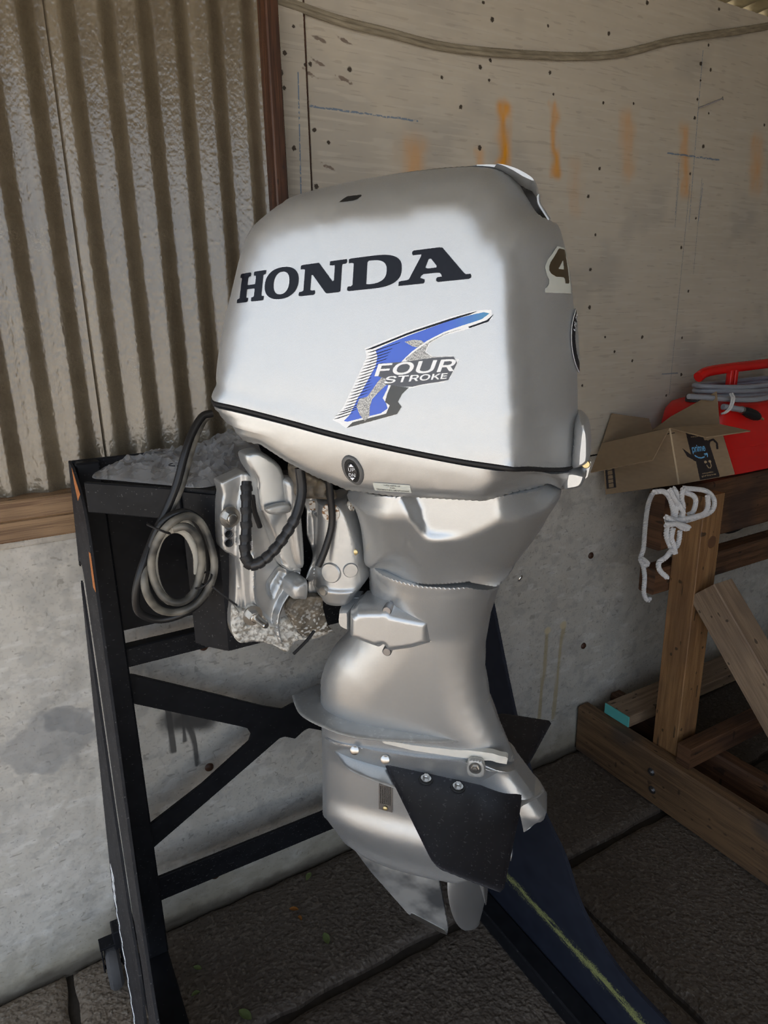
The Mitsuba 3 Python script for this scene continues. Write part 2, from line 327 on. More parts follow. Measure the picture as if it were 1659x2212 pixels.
D_clamp=[[2781,12597],[2854,12635],[3069,12702],[3185,12735],[3284,12641],[3291,12412],[3318,12110],[3449,11818],[3546,11473],[3628,11141],[3780,11003],[3961,10987],[3953,10858],[3852,10714],[3812,10504],[3908,10408],[3780,10289],[3762,10144],[3875,9870],[4023,9658],[3842,9630],[3655,9479],[3420,9669],[3110,9828],[2868,9848],[2786,10062],[2794,10295],[2844,10550],[2908,11252],[2885,11377],[2741,11507],[2726,11744],[2767,12262],[2808,12417]]
D_clamp_crust=[[2787,10585],[2904,10487],[3113,10560],[3268,10325],[3394,10112],[3575,10157],[3738,10153],[3834,9924],[3972,9726],[4128,9828],[4224,9841],[4489,9714],[4271,9636],[4024,9645],[3783,9692],[3618,9548],[3368,9739],[3063,9897],[2824,9916],[2743,10118],[2747,10366]]
D_swiv=[[3115,13086],[3309,13111],[3464,13022],[3651,12848],[3720,12612],[3733,12246],[3768,12174],[3771,11802],[3826,11289],[3918,11022],[3740,11041],[3573,11190],[3492,11526],[3397,11866],[3268,12153],[3245,12450],[3235,12677],[3130,12881],[3093,13010]]
D_swiv2=[[3656,12637],[3904,12555],[3940,12004],[3945,11167],[3801,11127],[3711,11369],[3658,11886],[3652,12315]]
D_tabs=[[3333,12250],[3683,12269],[3706,12110],[3471,12105],[3333,12153]]
D_cavity=[[3790,10545],[4227,10499],[4254,10289],[4331,9932],[4421,9795],[4045,9875],[3903,9818],[3741,10047],[3658,10288],[3677,10446]]
D_lug=[[3634,10935],[3890,10966],[3871,10636],[3731,10651],[3619,10693]]
D_bolts4=[[2854,12069],[3065,10374],[2838,11776],[2826,11628],[2849,11914]]
D_bellow=[[3794,12848],[3955,12765],[4267,12548],[4417,12397],[4411,12251],[4100,12298],[3815,12357],[3793,12551]]
D_cable1=[[3060,12680],[3008,12423],[2945,12021],[2876,11662],[2917,11475],[3080,11492],[3323,11677],[3558,11949],[3708,12186],[3803,12498],[3799,12850]]
D_cable2=[[3132,12445],[3168,12184],[3260,11892]]
D_cable3=[[3999,9989],[3827,9868],[3568,9728]]
D_idplate=[[3122,11963],[3162,11956],[3126,11493],[3079,11520]]
D_clamp_rib=[[3958,10939],[3914,10811],[3806,10689],[3669,10537],[3560,10397],[3496,10247],[3469,10068],[3501,9798]]
D_clamp_ridge=[[3182,11387],[3154,11010],[3134,10660],[3191,10431],[3347,10155],[3469,9863]]
D_clamp_flange=[[3124,12582],[3032,12221],[2978,11899],[2933,11460]]
D_clamp_bowl=[[3494,10991],[3625,11088],[3770,10987],[3754,10882],[3656,10758],[3558,10634],[3478,10508],[3388,10602],[3356,10824]]
D_teeth=[[3731,10959],[3691,10895],[3639,10825],[3585,10765]]
D_tilt_left=[[3143,12847],[3235,12581],[3257,12220],[3305,11981],[3434,11673],[3519,11418],[3574,11198],[3724,11071]]
D_tube_r1=[[-3855,12270],[-3841,11843],[-3826,11322],[-3829,10838]]
D_tube_r2=[[-3662,11939],[-3492,11879],[-3461,11812],[-3608,11458],[-3761,11059],[-3835,10838]]
D_tube_col=[[-3595,10802],[-2980,10884]]
D_strip=[[-2596,7916],[-2022,7887],[-1169,7904],[-675,7901],[-412,7849],[-431,7701],[-672,7753],[-1167,7756],[-2023,7776],[-2565,7848]]
D_fairing=[[-3876,7584],[-2999,7685],[-1986,7703],[-1174,7750],[-310,7467],[277,6664],[229,6479],[82,6431],[-100,6348],[-155,6647],[-205,6854],[-1170,6899],[-2002,6953],[-2514,6947],[-3063,6981],[-3532,7176],[-3832,7302]]
D_grip=[[-4870,13781],[-4690,13744],[-4669,13512],[-4821,13549]]
D_bat1=[[2942,13596],[2778,13561],[2576,13328],[2402,13021],[2214,12568],[2011,12189],[1810,11884],[1658,11648],[1484,11338],[1372,10976],[1404,10656],[1701,10454],[2111,10500],[2437,10734],[2610,11105],[2624,11504],[2512,11916],[2313,12133],[2101,12166],[1874,12024],[1696,11679],[1585,11318],[1593,10966],[1728,10697],[2007,10573],[2277,10649],[2451,10879]]
D_bat2=[[2893,13552],[2800,13476],[2635,13242],[2471,12938],[2304,12538],[2090,12173],[1848,11858],[1622,11564],[1522,11282],[1528,10975],[1684,10680],[1958,10558],[2262,10646],[2492,10939],[2600,11291],[2551,11730],[2432,12019],[2227,12128],[1974,12059],[1776,11833],[1659,11519],[1652,11216],[1746,10925],[1945,10775],[2183,10824],[2340,11068],[2417,11406],[2371,11762],[2212,11981],[2014,11977]]
D_bat3=[[1951,11883],[2111,12025],[2273,11968],[2419,11722],[2489,11351],[2451,10951],[2268,10661],[2034,10591],[1829,10762],[1731,11065],[1742,11418],[1885,11741],[2093,11859],[2287,11747],[2403,11408],[2398,11044]]
D_bagout=[[1029,12567],[1628,12665],[2162,12640],[2236,12877],[2611,12735],[2740,12804],[3414,12839],[3558,12798],[3670,12568],[3730,12428],[3580,12228],[3275,12251],[3006,12113],[2669,12109],[1893,12327],[1161,12468]]
D_nailholes=[[6441,20809],[6218,20301],[6112,19926],[6162,19662],[6313,18542],[6663,20148],[6821,20209],[7755,20240],[10190,20412],[11307,20774],[11584,20538],[11609,20959],[11639,21814],[11365,22111],[10738,19856],[13676,20492],[13529,20959],[11330,19025],[15488,20509],[15532,22142],[16664,20633],[15503,18892],[19344,21983],[19605,22489],[19810,21889],[19926,20755],[22722,20735],[19824,19846],[19337,19052],[19302,20562],[19402,21557],[19347,21054],[6838,17848],[7181,18755],[6847,18962],[13403,21972],[19909,23447],[16902,23076],[15343,12945],[19258,16949],[19812,17818],[19807,15648],[19868,13013],[19218,12370],[15387,16240],[16169,14331],[17445,13580],[15451,15196],[15499,17178],[15133,18159],[24224,13128],[16623,13887],[17812,14282],[19719,14201]]
D_scratch=[[7060,20707],[7642,20774],[7612,20028],[7002,20263],[7158,18262],[6776,20032]]
D_rust=[[12052,20008],[12098,18765],[13693,20233],[13887,18615],[11361,18911],[11366,18704],[9376,18800],[9371,18341],[16479,20216],[16630,18902],[18907,20155],[19224,18592],[22442,20158],[22695,19005],[14594,18896],[14679,17825]]
D_bluelines=[[6494,19994],[6422,17623],[6777,19415],[9509,19427],[19382,22324],[19513,17693],[18248,19521],[20635,19542],[19987,18816],[19945,17757],[18787,19403],[18836,17879],[19374,18761],[19357,12384],[18908,13082],[19680,13071],[19913,18959],[19966,16181],[18861,18882],[18870,17530]]
D_drip=[[2386,6113],[3194,5843],[2378,5001],[2675,5178],[2920,4423],[2647,5449]]
D_patch=[[-525,6803],[504,6918],[1461,7554]]
D_rdrip=[[14468,5060],[15164,5082],[14293,1860],[14938,1639],[14167,2260],[15216,2274],[16064,6457]]
D_concbolts=[[3356,7544],[3181,4226],[3037,946],[16221,7327],[16163,4041]]
D_wirepts=[[5976,21246],[7141,21125],[7791,21064],[8589,21054],[10060,21012],[11535,21090],[13293,21278],[14559,21450],[15730,21664],[16776,21960],[17866,22303],[19217,22637],[20865,23026],[22623,23478]]
D_leaves=[[5481,14433],[4698,13616],[4734,13295],[5066,12386],[8878,10311],[2049,13248],[1843,12632],[2676,11563]]
D_crack=[[-882,17072],[-370,15940],[-63,14846],[-17,13854],[120,12874]]
D_crack2=[[11434,10066],[11445,9286],[11275,8459],[11448,7576],[11246,6911],[11390,6196]]
D_rope_a=[[14077,11000,10620],[14462,11000,10587],[14713,11000,10416],[14887,11000,10118],[14963,11000,9831],[14855,11000,9665]]
D_rope_b=[[14778,10950,10641],[14936,10950,10461],[14988,10950,10114],[14974,10950,9773]]
D_rope_c=[[15182,10950,10584],[15157,10950,10316],[15270,10950,10024],[15180,10950,9738]]
D_rope_d=[[15374,11050,10422],[15774,11050,10270],[15908,11050,10088],[15849,11050,9815],[15651,11050,9753]]
D_rope_e=[[15250,11000,10564],[16177,11000,10362],[16582,11000,10091],[16660,11000,9865],[16509,11000,9697],[15949,11000,9645],[15264,11000,9619],[14760,11000,9635]]
D_rope_f=[[16089,10850,10268],[16162,10850,9954],[16001,10850,9768],[15383,10850,9753],[14912,10850,9762]]
D_rope_g=[[14393,10800,9974],[14712,10800,9786],[15149,10800,9527],[15358,10800,9491]]
D_rope_h=[[14292,10700,9792],[14720,10700,9742],[15032,10700,9643],[15247,10700,9560]]
D_rope_i=[[14700,10950,9612],[14704,10950,9357],[14923,10950,8990],[15084,10950,8817]]
D_rope_j=[[14807,10850,9573],[14782,10850,9301],[14938,10850,9040],[15001,10850,8839]]
D_rope_k=[[15230,10950,9403],[15237,10950,9144],[15166,10950,8944]]
D_rope_l=[[14980,10850,8867],[14835,10850,8942],[14625,10850,8795],[14375,10850,8705],[14439,10850,8481],[14778,10850,8195]]
D_rope_m=[[15978,12350,10107],[15808,12350,10058],[15653,12350,9759],[15604,12350,9192],[15613,12350,8427],[15525,12350,8134],[15662,12350,7897],[15787,12350,7476],[15813,12350,6989],[16015,12350,6699],[16137,12350,6752]]
D_rope_n=[[15471,12250,8175],[15748,12250,7964],[15612,12250,7914]]
D_rope_o=[[14584,10900,10646],[14745,10900,10432],[15056,10900,10115],[15222,10900,9905],[15083,10900,9721],[14665,10900,9859],[14579,10900,9783]]
D_foil=[[-2567,470],[-2533,364],[-2442,316],[-2184,325],[-1178,360],[-212,347],[-154,421],[-174,820],[-320,2464],[-368,2538],[-1191,2420],[-1276,2406],[-1424,2276]]
D_splash=[[-4439,18],[-4323,225],[-4079,540],[-3657,753],[-3106,900],[-2466,851],[-1547,641],[-1136,471]]
D_cav=[[-3610,237],[-3375,536],[-3083,795],[-2338,879],[-33,934],[260,376]]
silver_c = lambda p, n, uv: mix((.46, .475, .485), (.55, .56, .565), noise(p.x*2600, p.y*2600, p.z*2600))
mat('silver', prin(mikit.proc(silver_c), 0.43, 0.66, 0.5, clearcoat=0.35, clearcoat_gloss=0.85))
def champ_c(p, n, uv):
    g = noise(p.x*2600, p.y*2600, p.z*2600)
    return mix((.43, .445, .455), (.53, .545, .555), g)
mat('champagne', prin(mikit.proc(champ_c), 0.35, 0.75, 0.5, clearcoat=0.4, clearcoat_gloss=0.8))
def worn_c(p, n, uv):
    f = fbm(p.x*60, p.y*60, p.z*60, 4)
    base = mix((.37, .38, .385), (.47, .475, .47), f)
    crust = smoothstep(.0, .06, 1.0-p.z+(fbm(p.x*45, p.y*45, p.z*45, 3)-.5)*.07)
    rings = smoothstep(.45, .62, noise(p.x*190, p.y*190, p.z*190))
    c = mix(base, mix((.33, .31, .27), (.60, .59, .55), rings), crust*.8)
    stain = smoothstep(.58, .75, fbm(p.x*28+7, p.y*28, p.z*18, 3))
    return mix(c, (.36, .28, .16), stain*smoothstep(.0, .05, 1.05-p.z)*.5)
mat('bracket', prin(mikit.proc(worn_c), 0.36, 0.72, 0.5, clearcoat=0.2))
def crust_c(p, n, uv):
    f = fbm(p.x*160, p.y*160, p.z*160, 3)
    return mix((.20, .18, .15), (.56, .55, .51), smoothstep(.25, .7, f))
mat('bracket_clean', prin((.43, .45, .46), 0.34, 0.75, .5))
mat('flange', prin((.66, .64, .58), .5, .2))
mat('crust', prin(mikit.proc(crust_c), 0.85))
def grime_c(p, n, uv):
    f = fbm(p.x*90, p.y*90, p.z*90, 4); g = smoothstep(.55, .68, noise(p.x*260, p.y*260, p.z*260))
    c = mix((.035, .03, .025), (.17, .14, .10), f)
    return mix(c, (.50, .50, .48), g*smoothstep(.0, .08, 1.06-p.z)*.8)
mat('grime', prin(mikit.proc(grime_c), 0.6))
def rusty_c(p, n, uv):
    f = smoothstep(.48, .62, fbm(p.x*220, p.y*220, p.z*220, 3))
    return mix((.66, .63, .57), (.24, .13, .06), f)
mat('rusty_cap', prin(mikit.proc(rusty_c), 0.5, 0.1))
mat('steel', prin((.52, .51, .49), 0.28, 1.0))
mat('dark_steel', prin((.30, .30, .31), 0.4, 1.0))
mat('prop_metal', prin((.27, .275, .28), 0.4, 0.7))
def skeg_c(p, n, uv):
    f = fbm(p.x*22, p.y*22, p.z*22, 4)
    return mix((.10, .105, .11), (.40, .40, .39), smoothstep(.3, .75, f))
mat('skeg', prin(mikit.proc(skeg_c), 0.42, 0.6))
mat('brass', prin((.62, .50, .26), 0.4, 0.9))
mat('black_plastic', prin((.02, .02, .022), 0.38))
mat('black_rubber', prin((.014, .014, .015), 0.5, 0, .3))
mat('black_gloss', prin((.012, .012, .014), 0.12, 0, .5, clearcoat=1.0, clearcoat_gloss=.95))
mat('gap', prin((.01, .01, .01), 0.7))
def foil_c(p, n, uv):
    f = fbm(p.x*30, p.y*30, p.z*30, 3); s = smoothstep(.80, .86, noise(p.x*420, p.y*420, p.z*420))
    return mix(mix((.010, .010, .013), (.020, .020, .025), f), (.20, .20, .21), s*.2)
mat('foil', prin(mikit.proc(foil_c), 0.42, 0, .25))
def stand_c(p, n, uv):
    f = fbm(p.x*35, p.y*35, p.z*35, 3); s = smoothstep(.86, .90, noise(p.x*300, p.y*300, p.z*300))
    return mix(mix((.006, .0065, .008), (.014, .015, .018), f), (.20, .20, .20), s*.2)
mat('stand', prin(mikit.proc(stand_c), 0.46, 0, .12))
def plate_c(p, n, uv):
    f = fbm(p.x*35, p.y*35, p.z*35, 3); s = smoothstep(.86, .90, noise(p.x*300, p.y*300, p.z*300))
    c = mix(mix((.016, .016, .018), (.032, .032, .035), f), (.30, .30, .30), s*.25)
    r = smoothstep(.50, .53, fbm(p.x*40, p.y*40, p.z*40, 3)+.10)
    return c
mat('side_plate', prin(mikit.proc(plate_c), 0.60, 0, .10))
mat('rust', prin((.30, .11, .035), 0.9))
def green_c(p, n, uv):
    e = dr.abs(uv.y+(fbm(uv.x*60, uv.y*160, 0, 3)-.5)*.02)
    f = 1-smoothstep(.0, .016, e+(noise(uv.x*900, uv.y*500)-.5)*.014)
    f = f*smoothstep(.30, .6, fbm(uv.x*25, uv.y*220, 3, 3)+.15)
    base = mix((.010, .012, .020), (.018, .022, .034), fbm(p.x*30, p.y*30, p.z*30, 3))
    return mix(base, (.26, .27, .10), f*.8)
mat('green_plate', prin(mikit.proc(green_c), 0.5, 0, .3))
mat('white_paint', prin((.78, .80, .84), 0.5))
mat('ink', prin((.006, .007, .012), 0.25, 0, .18))
mat('decal_white', prin((.80, .81, .82), 0.35))
mat('decal_clear', prin((.66, .675, .68), 0.22, .5, .5, clearcoat=.8))
def blue_c(p, n, uv):
    k = smoothstep(-.14, -.05, (p.x*A[0]+p.y*A[1]))
    return mix((.03, .10, .56), (.05, .26, .36), k)
mat('decal_blue', prin(mikit.proc(blue_c), 0.25, 0, .5, clearcoat=.5))
def glit_c(p, n, uv):
    g = noise(p.x*1700, p.y*1700, p.z*1700)
    return mix((.10, .10, .10), (.62, .61, .58), smoothstep(.3, .7, g))
mat('glitter', prin(mikit.proc(glit_c), 0.4, .3))
mat('decal_dark', prin((.055, .058, .07), 0.3, 0, .5, clearcoat=.4))
mat('decal_foot', prin((.035, .036, .034), 0.3, 0, .5, clearcoat=.4))
mat('label_grey', prin((.50, .52, .48), 0.45))
mat('number_gold', prin((.075, .055, .03), 0.3, .4, .5))
mat('cable', prin((.012, .012, .013), 0.35, 0, .35))
def dusty_c(p, n, uv):
    f = fbm(p.x*30, p.y*30, p.z*30, 3)
    return mix((.03, .03, .028), (.20, .185, .155), smoothstep(.35, .8, f))
mat('dusty_cable', prin(mikit.proc(dusty_c), 0.5))
mat('pale_cable', prin((.47, .45, .40), 0.55))
mat('rope', prin((.60, .60, .61), 0.8, sheen=.3))
mat('red', prin((.56, .012, .010), 0.38, 0, .5))
mat('hose', prin((.26, .28, .32), 0.28))
mat('card', prin(mikit.proc(lambda p, n, uv: mix((.255, .185, .115), (.30, .22, .14), fbm(p.x*70, p.y*70, p.z*160, 3))), 0.8))
mat('card_edge', prin((.42, .33, .22), 0.8))
mat('print', prin((.022, .018, .020), 0.45))
mat('print_blue', prin((.16, .42, .68), 0.5))
mat('print_tan', prin((.36, .27, .17), 0.6))
mat('turquoise', prin((.10, .44, .42), 0.6))
mat('dark_bag', prin((.02, .022, .03), 0.4))
mat('film', {'type': 'blendbsdf', 'weight': 0.10, 'a': {'type': 'thindielectric', 'int_ior': 1.7}, 'b': prin((.85, .88, .92), 0.10, 0, 1.0, clearcoat=1.0, clearcoat_gloss=.95)})
mat('blue_plastic', prin((.03, .08, .50), 0.35))
mat('wheel', prin((.06, .06, .063), 0.7))
mat('leaf_green', {'type': 'principledthin', 'base_color': rgb(.17, .22, .09), 'roughness': .6, 'diff_trans': .6})
mat('leaf_brown', {'type': 'principledthin', 'base_color': rgb(.30, .13, .04), 'roughness': .6, 'diff_trans': .5})
def wood_fn(lo, hi, dark, k=1.0):
    def f(p, n, uv):
        v = uv.y*1.0
        g = fbm(uv.x*5, v*90, 0, 4); fine = noise(uv.x*26, v*900, 2)
        blot = fbm(uv.x*6+3, v*12, 5, 3)
        c = mix(lo, hi, smoothstep(.25, .75, g*.7+fine*.3))
        c = mix(c, dark, smoothstep(.52, .78, blot)*.75*k)
        spots = smoothstep(.90, .95, noise(uv.x*38, v*75, 9))
        return mix(c, (.02, .015, .012), spots*.7)
    return f
mat('wood_warm', prin(mikit.proc(wood_fn((.17, .085, .035), (.27, .15, .065), (.10, .055, .03), .6)), 0.6))
mat('wood_grey', prin(mikit.proc(wood_fn((.17, .115, .075), (.27, .195, .13), (.12, .085, .065), .6)), 0.65))
mat('wood_dark', prin(mikit.proc(wood_fn((.055, .026, .014), (.12, .058, .028), (.035, .02, .016))), 0.6))
mat('wood_base', prin(mikit.proc(wood_fn((.085, .050, .028), (.17, .10, .05), (.06, .048, .040))), 0.65))
mat('wood_sill', prin(mikit.proc(wood_fn((.12, .065, .033), (.26, .165, .09), (.10, .055, .03))), 0.7))
mat('wood_post', prin(mikit.proc(wood_fn((.032, .013, .007), (.085, .034, .016), (.02, .010, .008))), 0.5))
# ------------------------------------------------------------------ the shed: back wall, floor, roof, side walls
def dseg(x, z, a, b):
    ax, az = a; bx, bz = b; vx, vz = bx-ax, bz-az; l2 = max(vx*vx+vz*vz, 1e-9)
    t = dr.clip(((x-ax)*vx+(z-az)*vz)/l2, 0, 1)
    return dr.sqrt(dr.square(x-ax-t*vx)+dr.square(z-az-t*vz))
DRIP, RDRIP = arr(D_drip), arr(D_rdrip)
def concrete_c(p, n, uv):
    x, z = p.x, p.z
    big = fbm(x*3.1, z*3.1, 1, 4); mid = fbm(x*17, z*21, 3, 4); fine = noise(x*240, z*240, 5)
    board = fbm(x*5, z*70, 8, 3)
    c = mix((.42, .40, .355), (.57, .55, .505), big*.45+mid*.4+board*.15)
    c = mix(c, (.36, .35, .325), smoothstep(.58, .72, fbm(x*34, z*40, 21, 3))*.45)
    c = mix(c, (.62, .61, .58), smoothstep(.62, .75, fbm(x*22+9, z*60, 17, 3))*.4)
    c = mix(c, (.24, .24, .235), smoothstep(.55, .75, fbm(x*9+4, z*12+1, 2, 4))*.25)
    c = mix(c, (.56, .54, .50), smoothstep(.62, .75, fbm(x*9, z*11, 12, 4))*.5)
    pits = smoothstep(.86, .93, noise(x*120+fbm(x*60, z*60, 2, 2)*3, z*140, 7))
    c = mix(c, (.16, .145, .12), pits*.4)
    c = mix(c, c*.8, smoothstep(.6, .9, fine)*.5)
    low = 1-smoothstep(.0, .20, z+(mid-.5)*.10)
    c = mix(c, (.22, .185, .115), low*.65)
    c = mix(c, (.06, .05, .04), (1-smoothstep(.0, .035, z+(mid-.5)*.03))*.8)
    wob = (noise(x*120, z*14, 4)-.5)*.010
    up = np.array([.004, -.028])
    for a, b, w in ((DRIP[0]+up, DRIP[1]+up, .036), (DRIP[0]*.7+DRIP[1]*.3-[0, .03], DRIP[1]-[.004, .028], .020), (DRIP[0], DRIP[2], .008), (((DRIP[0]+DRIP[1])/2), DRIP[4], .008), (DRIP[0]*.6+DRIP[1]*.4, DRIP[3], .005)):
        c = mix(c, (.06, .058, .055), (1-smoothstep(.4, 1.2, dseg(x+wob, z, a, b)/w))*.9)
    for (px, pz), s in (((-.02, .62), .10), ((.03, .66), .05)):
        d = dr.sqrt(dr.square(x-px)+dr.square((z-pz)*1.3))+(mid-.5)*.09
        c = mix(c, (.21, .215, .22), (1-smoothstep(s*.8, s, d))*.55)
    for i, j in ((0, 2), (1, 3)):
        c = mix(c, (.36, .28, .12), (1-smoothstep(.3, 1.0, dseg(x+wob, z, RDRIP[i], RDRIP[j])/.012))*.6)
        d = dr.sqrt(dr.square(x-RDRIP[i][0])+dr.square(z-RDRIP[i][1]))
        c = mix(c, (.56, .49, .33), (1-smoothstep(.008, .016, d+(mid-.5)*.01))*.85)
    return c
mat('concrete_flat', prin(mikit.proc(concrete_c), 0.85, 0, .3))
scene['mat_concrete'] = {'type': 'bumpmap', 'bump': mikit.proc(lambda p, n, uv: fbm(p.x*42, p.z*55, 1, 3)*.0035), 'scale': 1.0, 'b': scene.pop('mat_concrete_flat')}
HOLES, RUST, BLUE, SCR = arr(D_nailholes), arr(D_rust), arr(D_bluelines), arr(D_scratch)
def ply_c(p, n, uv):
    x, z = p.x, p.z
    grain = fbm(x*6, z*95, 2, 4); big = fbm(x*2.3, z*2.9, 6, 3)
    c = mix((.44, .40, .335), (.54, .50, .43), big*.65+grain*.35)
    c = mix(c, (.33, .315, .29), smoothstep(.5, .75, fbm(x*4+2, z*5, 9, 4))*.5)
    c = mix(c, (.24, .20, .16), smoothstep(.82, .88, noise(x*24, z*300, 3))*.22)
    c = mix(c, (.52, .49, .43), smoothstep(.62, .8, noise(x*14, z*180, 13))*.4)
    wz = (noise(x*60, z*30, 4)-.5)*.02
    for k, (s, w) in enumerate(((.95, .040), (.80, .026), (.40, .030), (.50, .075), (.35, .06), (.5, .05), (.45, .07), (.2, .05))):
        a, b = RUST[2*k], RUST[2*k+1]
        f = dr.square(1-smoothstep(.0, 1.0, dseg(x+wz, z, a, b)/w))*(.35+.65*fbm(x*45, z*20, 1, 3))*1.5
        c = mix(c, (.62, .29, .05), f*s)
    for k, w in enumerate((.0022, .0028, .0015, .0034, .0018, .0012)):
        a, b = BLUE[2*k], BLUE[2*k+1]
        f = (1-smoothstep(.4, 1.0, dseg(x, z+(noise(x*90, z*90, 2)-.5)*.003, a, b)/w))*smoothstep(.25, .5, noise(x*300, z*300, 4)+.1)
        c = mix(c, (.10, .17, .27), f*.8)
    for k, w in ((6, .0014), (7, .0032), (8, .0012), (9, .0012)):
        a, b = BLUE[2*k], BLUE[2*k+1]
        c = mix(c, (.12, .17, .23), (1-smoothstep(.4, 1.0, dseg(x, z, a, b)/w))*.65)
    d = mi.Float(9)
    for k, (hx, hz) in enumerate(HOLES): d = dr.minimum(d, dr.sqrt(dr.square(x-hx)+dr.square(z-hz))/(.0036+.0022*((k*7) % 5)/4))
    c = mix(c, (.035, .025, .018), (1-smoothstep(.7, 1.15, d+(noise(x*500, z*500)-.5)*.5))*.95)
    for hx, hz in SCR:
        d = dr.sqrt(dr.square((x-hx)/.018)+dr.square((z-hz+(x-hx)*.3)/.0045))
        c = mix(c, (.13, .09, .07), (1-smoothstep(.5, 1.1, d+(noise(x*200, z*260)-.5)*.9))*.8)
    return c
mat('plywood', prin(mikit.proc(ply_c), 0.7, 0, .35))
def fibre_c(p, n, uv):
    x, z = p.x, p.z
    f = fbm(x*30, z*30, 2, 3)
    th = fbm(x*40, z*12, 4, 2)*6.28
    fib = noise((x*dr.cos(th)+z*dr.sin(th))*900, (x*dr.sin(th)-z*dr.cos(th))*60, 3)
    c = mix((.075, .058, .036), (.135, .112, .078), f*.7+.3*fbm(x*4, z*3, 1, 3))
    c = mix(c, (.30, .26, .20), smoothstep(.62, .9, fib)*.6)
    c = mix(c, (.07, .055, .035), smoothstep(.55, .8, noise(x*420, z*300, 9))*.35)
    streak = smoothstep(.50, .75, fbm(x*26, z*1.6, 6, 3))
    return mix(c, (.22, .185, .13), streak*.35)
mat('fibre_flat', prin(mikit.proc(fibre_c), 0.22, 0, .9))
scene['mat_fibre'] = {'type': 'bumpmap', 'bump': mikit.proc(lambda p, n, uv: fbm(p.x*210, p.z*150, 2, 3)*.0009), 'scale': 1.0, 'b': scene.pop('mat_fibre_flat')}
def slab_c(p, n, uv):
    x, y = p.x, p.y
    big = fbm(x*4, y*4, 1, 4); peb = noise(x*130, y*130, 3); peb2 = noise(x*260, y*260, 8)
    left = smoothstep(.25, -.05, x+(big-.5)*.3)
    c = mix((.062, .050, .041), (.108, .090, .074), big)
    c = mix(c, (.18, .145, .11), left*.8)
    c = mix(c, (.22, .19, .155), smoothstep(.66, .82, peb)*(.25+.5*left))
    c = mix(c, (.20, .185, .165), smoothstep(.80, .9, peb2)*smoothstep(.4, .7, big)*.6)
    c = mix(c, (.030, .023, .018), smoothstep(.62, .85, noise(x*200, y*200, 5))*.45)
    return c
mat('slab_flat', prin(mikit.proc(slab_c), 0.62, 0, .4))
scene['mat_slab'] = {'type': 'bumpmap', 'bump': mikit.proc(lambda p, n, uv: noise(p.x*130, p.y*130, 3)*.0030+noise(p.x*260, p.y*260, 8)*.0015, eps=5e-4), 'scale': 1.0, 'b': scene.pop('mat_slab_flat')}
mat('dirt', prin(mikit.proc(lambda p, n, uv: mix((.012, .010, .008), (.04, .032, .024), fbm(p.x*60, p.y*60, p.z*60, 3))), 0.95))
mat('roof', prin(mikit.proc(lambda p, n, uv: mix((.21, .18, .10), (.30, .26, .16), fbm(p.x*5, p.y*30, 1, 3))), 0.7))
mat('plain_wall', prin((.28, .265, .235), 0.9))
mat('yard', prin(mikit.proc(lambda p, n, uv: mix((.42, .405, .375), (.53, .515, .48), fbm(p.x*2, p.y*2, 0, 4))), 0.95))

def box(x0, x1, y0, y1, z0, z1): 
    m = trimesh.creation.box(bounds=[(x0, y0, z0), (x1, y1, z1)]); return np.array(m.vertices), np.array(m.faces)
# concrete dwarf wall, and what stands on it
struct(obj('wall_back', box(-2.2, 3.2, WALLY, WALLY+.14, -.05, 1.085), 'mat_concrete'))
WB = 'wall_back'
obj('mortar_ledge', rbox((1.16, .03, .03), .008, (-.02, WALLY+.004, 1.086)), 'mat_concrete', WB, smooth=40)
obj('plywood_sheet', box(.6755, 2.05+1.15, WALLY-.002, WALLY+.012, 1.075, 2.365), 'mat_plywood', WB)
obj('cover_board', rbox((.068, .020, 1.30), .002, (.634, WALLY-.001, 1.725)), 'mat_plywood', WB)
obj('joint_strip', box(.667, .677, WALLY+.001, WALLY+.02, 1.08, 2.37), 'mat_wood_post', WB, uv=np.random.default_rng(2).uniform(0, .1, (8, 2)))
obj('wall_joint', box(2.232, 2.241, WALLY-.001, WALLY+.01, .0, 1.07), 'mat_gap', WB)
obj('wall_joint', box(.68, 3.19, WALLY-.0015, WALLY+.01, 1.070, 1.079), 'mat_gap', WB)
def sheet(x0, x1, edge, z0, z1, y, ph):
    xs = np.arange(x0, x1+1e-6, .0045); zs = np.linspace(z0, z1, 40)
    X, Z = np.meshgrid(xs, zs)
    wob = .0015*np.sin(Z*5+X*9)+.004*(meshkit.noise(np.stack([X*3, Z*2, X*0+ph], -1))-.5)
    Y = y+.0085*np.cos((X-.323-.035)/.0665*2*np.pi)+wob
    V = np.stack([X, Y, Z], -1).reshape(-1, 3); n, m = len(xs), len(zs)
    i, j = np.meshgrid(np.arange(n-1), np.arange(m-1)); a = (j*n+i).ravel()
    F = np.vstack([np.c_[a, a+1, a+n+1], np.c_[a, a+n+1, a+n]])
    th = .0016; e = rim(F)
    V2 = V+np.array([0, th, 0]); k = len(V)
    return np.vstack([V, V2]), np.vstack([F, F[:, ::-1]+k, np.c_[e[:, 0], e[:, 0]+k, e[:, 1]+k], np.c_[e[:, 0], e[:, 1]+k, e[:, 1]]])
obj('corrugated_sheet', sheet(.10, .585, 0, 1.17, 2.40, 1.464, 1), 'mat_fibre', WB, smooth=40)
obj('corrugated_sheet', sheet(-.90, .172, 0, 1.168, 2.40, 1.4595, 4), 'mat_fibre', WB, smooth=40)
obj('corrugated_sheet', sheet(-2.1, -.84, 0, 1.168, 2.40, 1.455, 4), 'mat_fibre', WB, smooth=40)
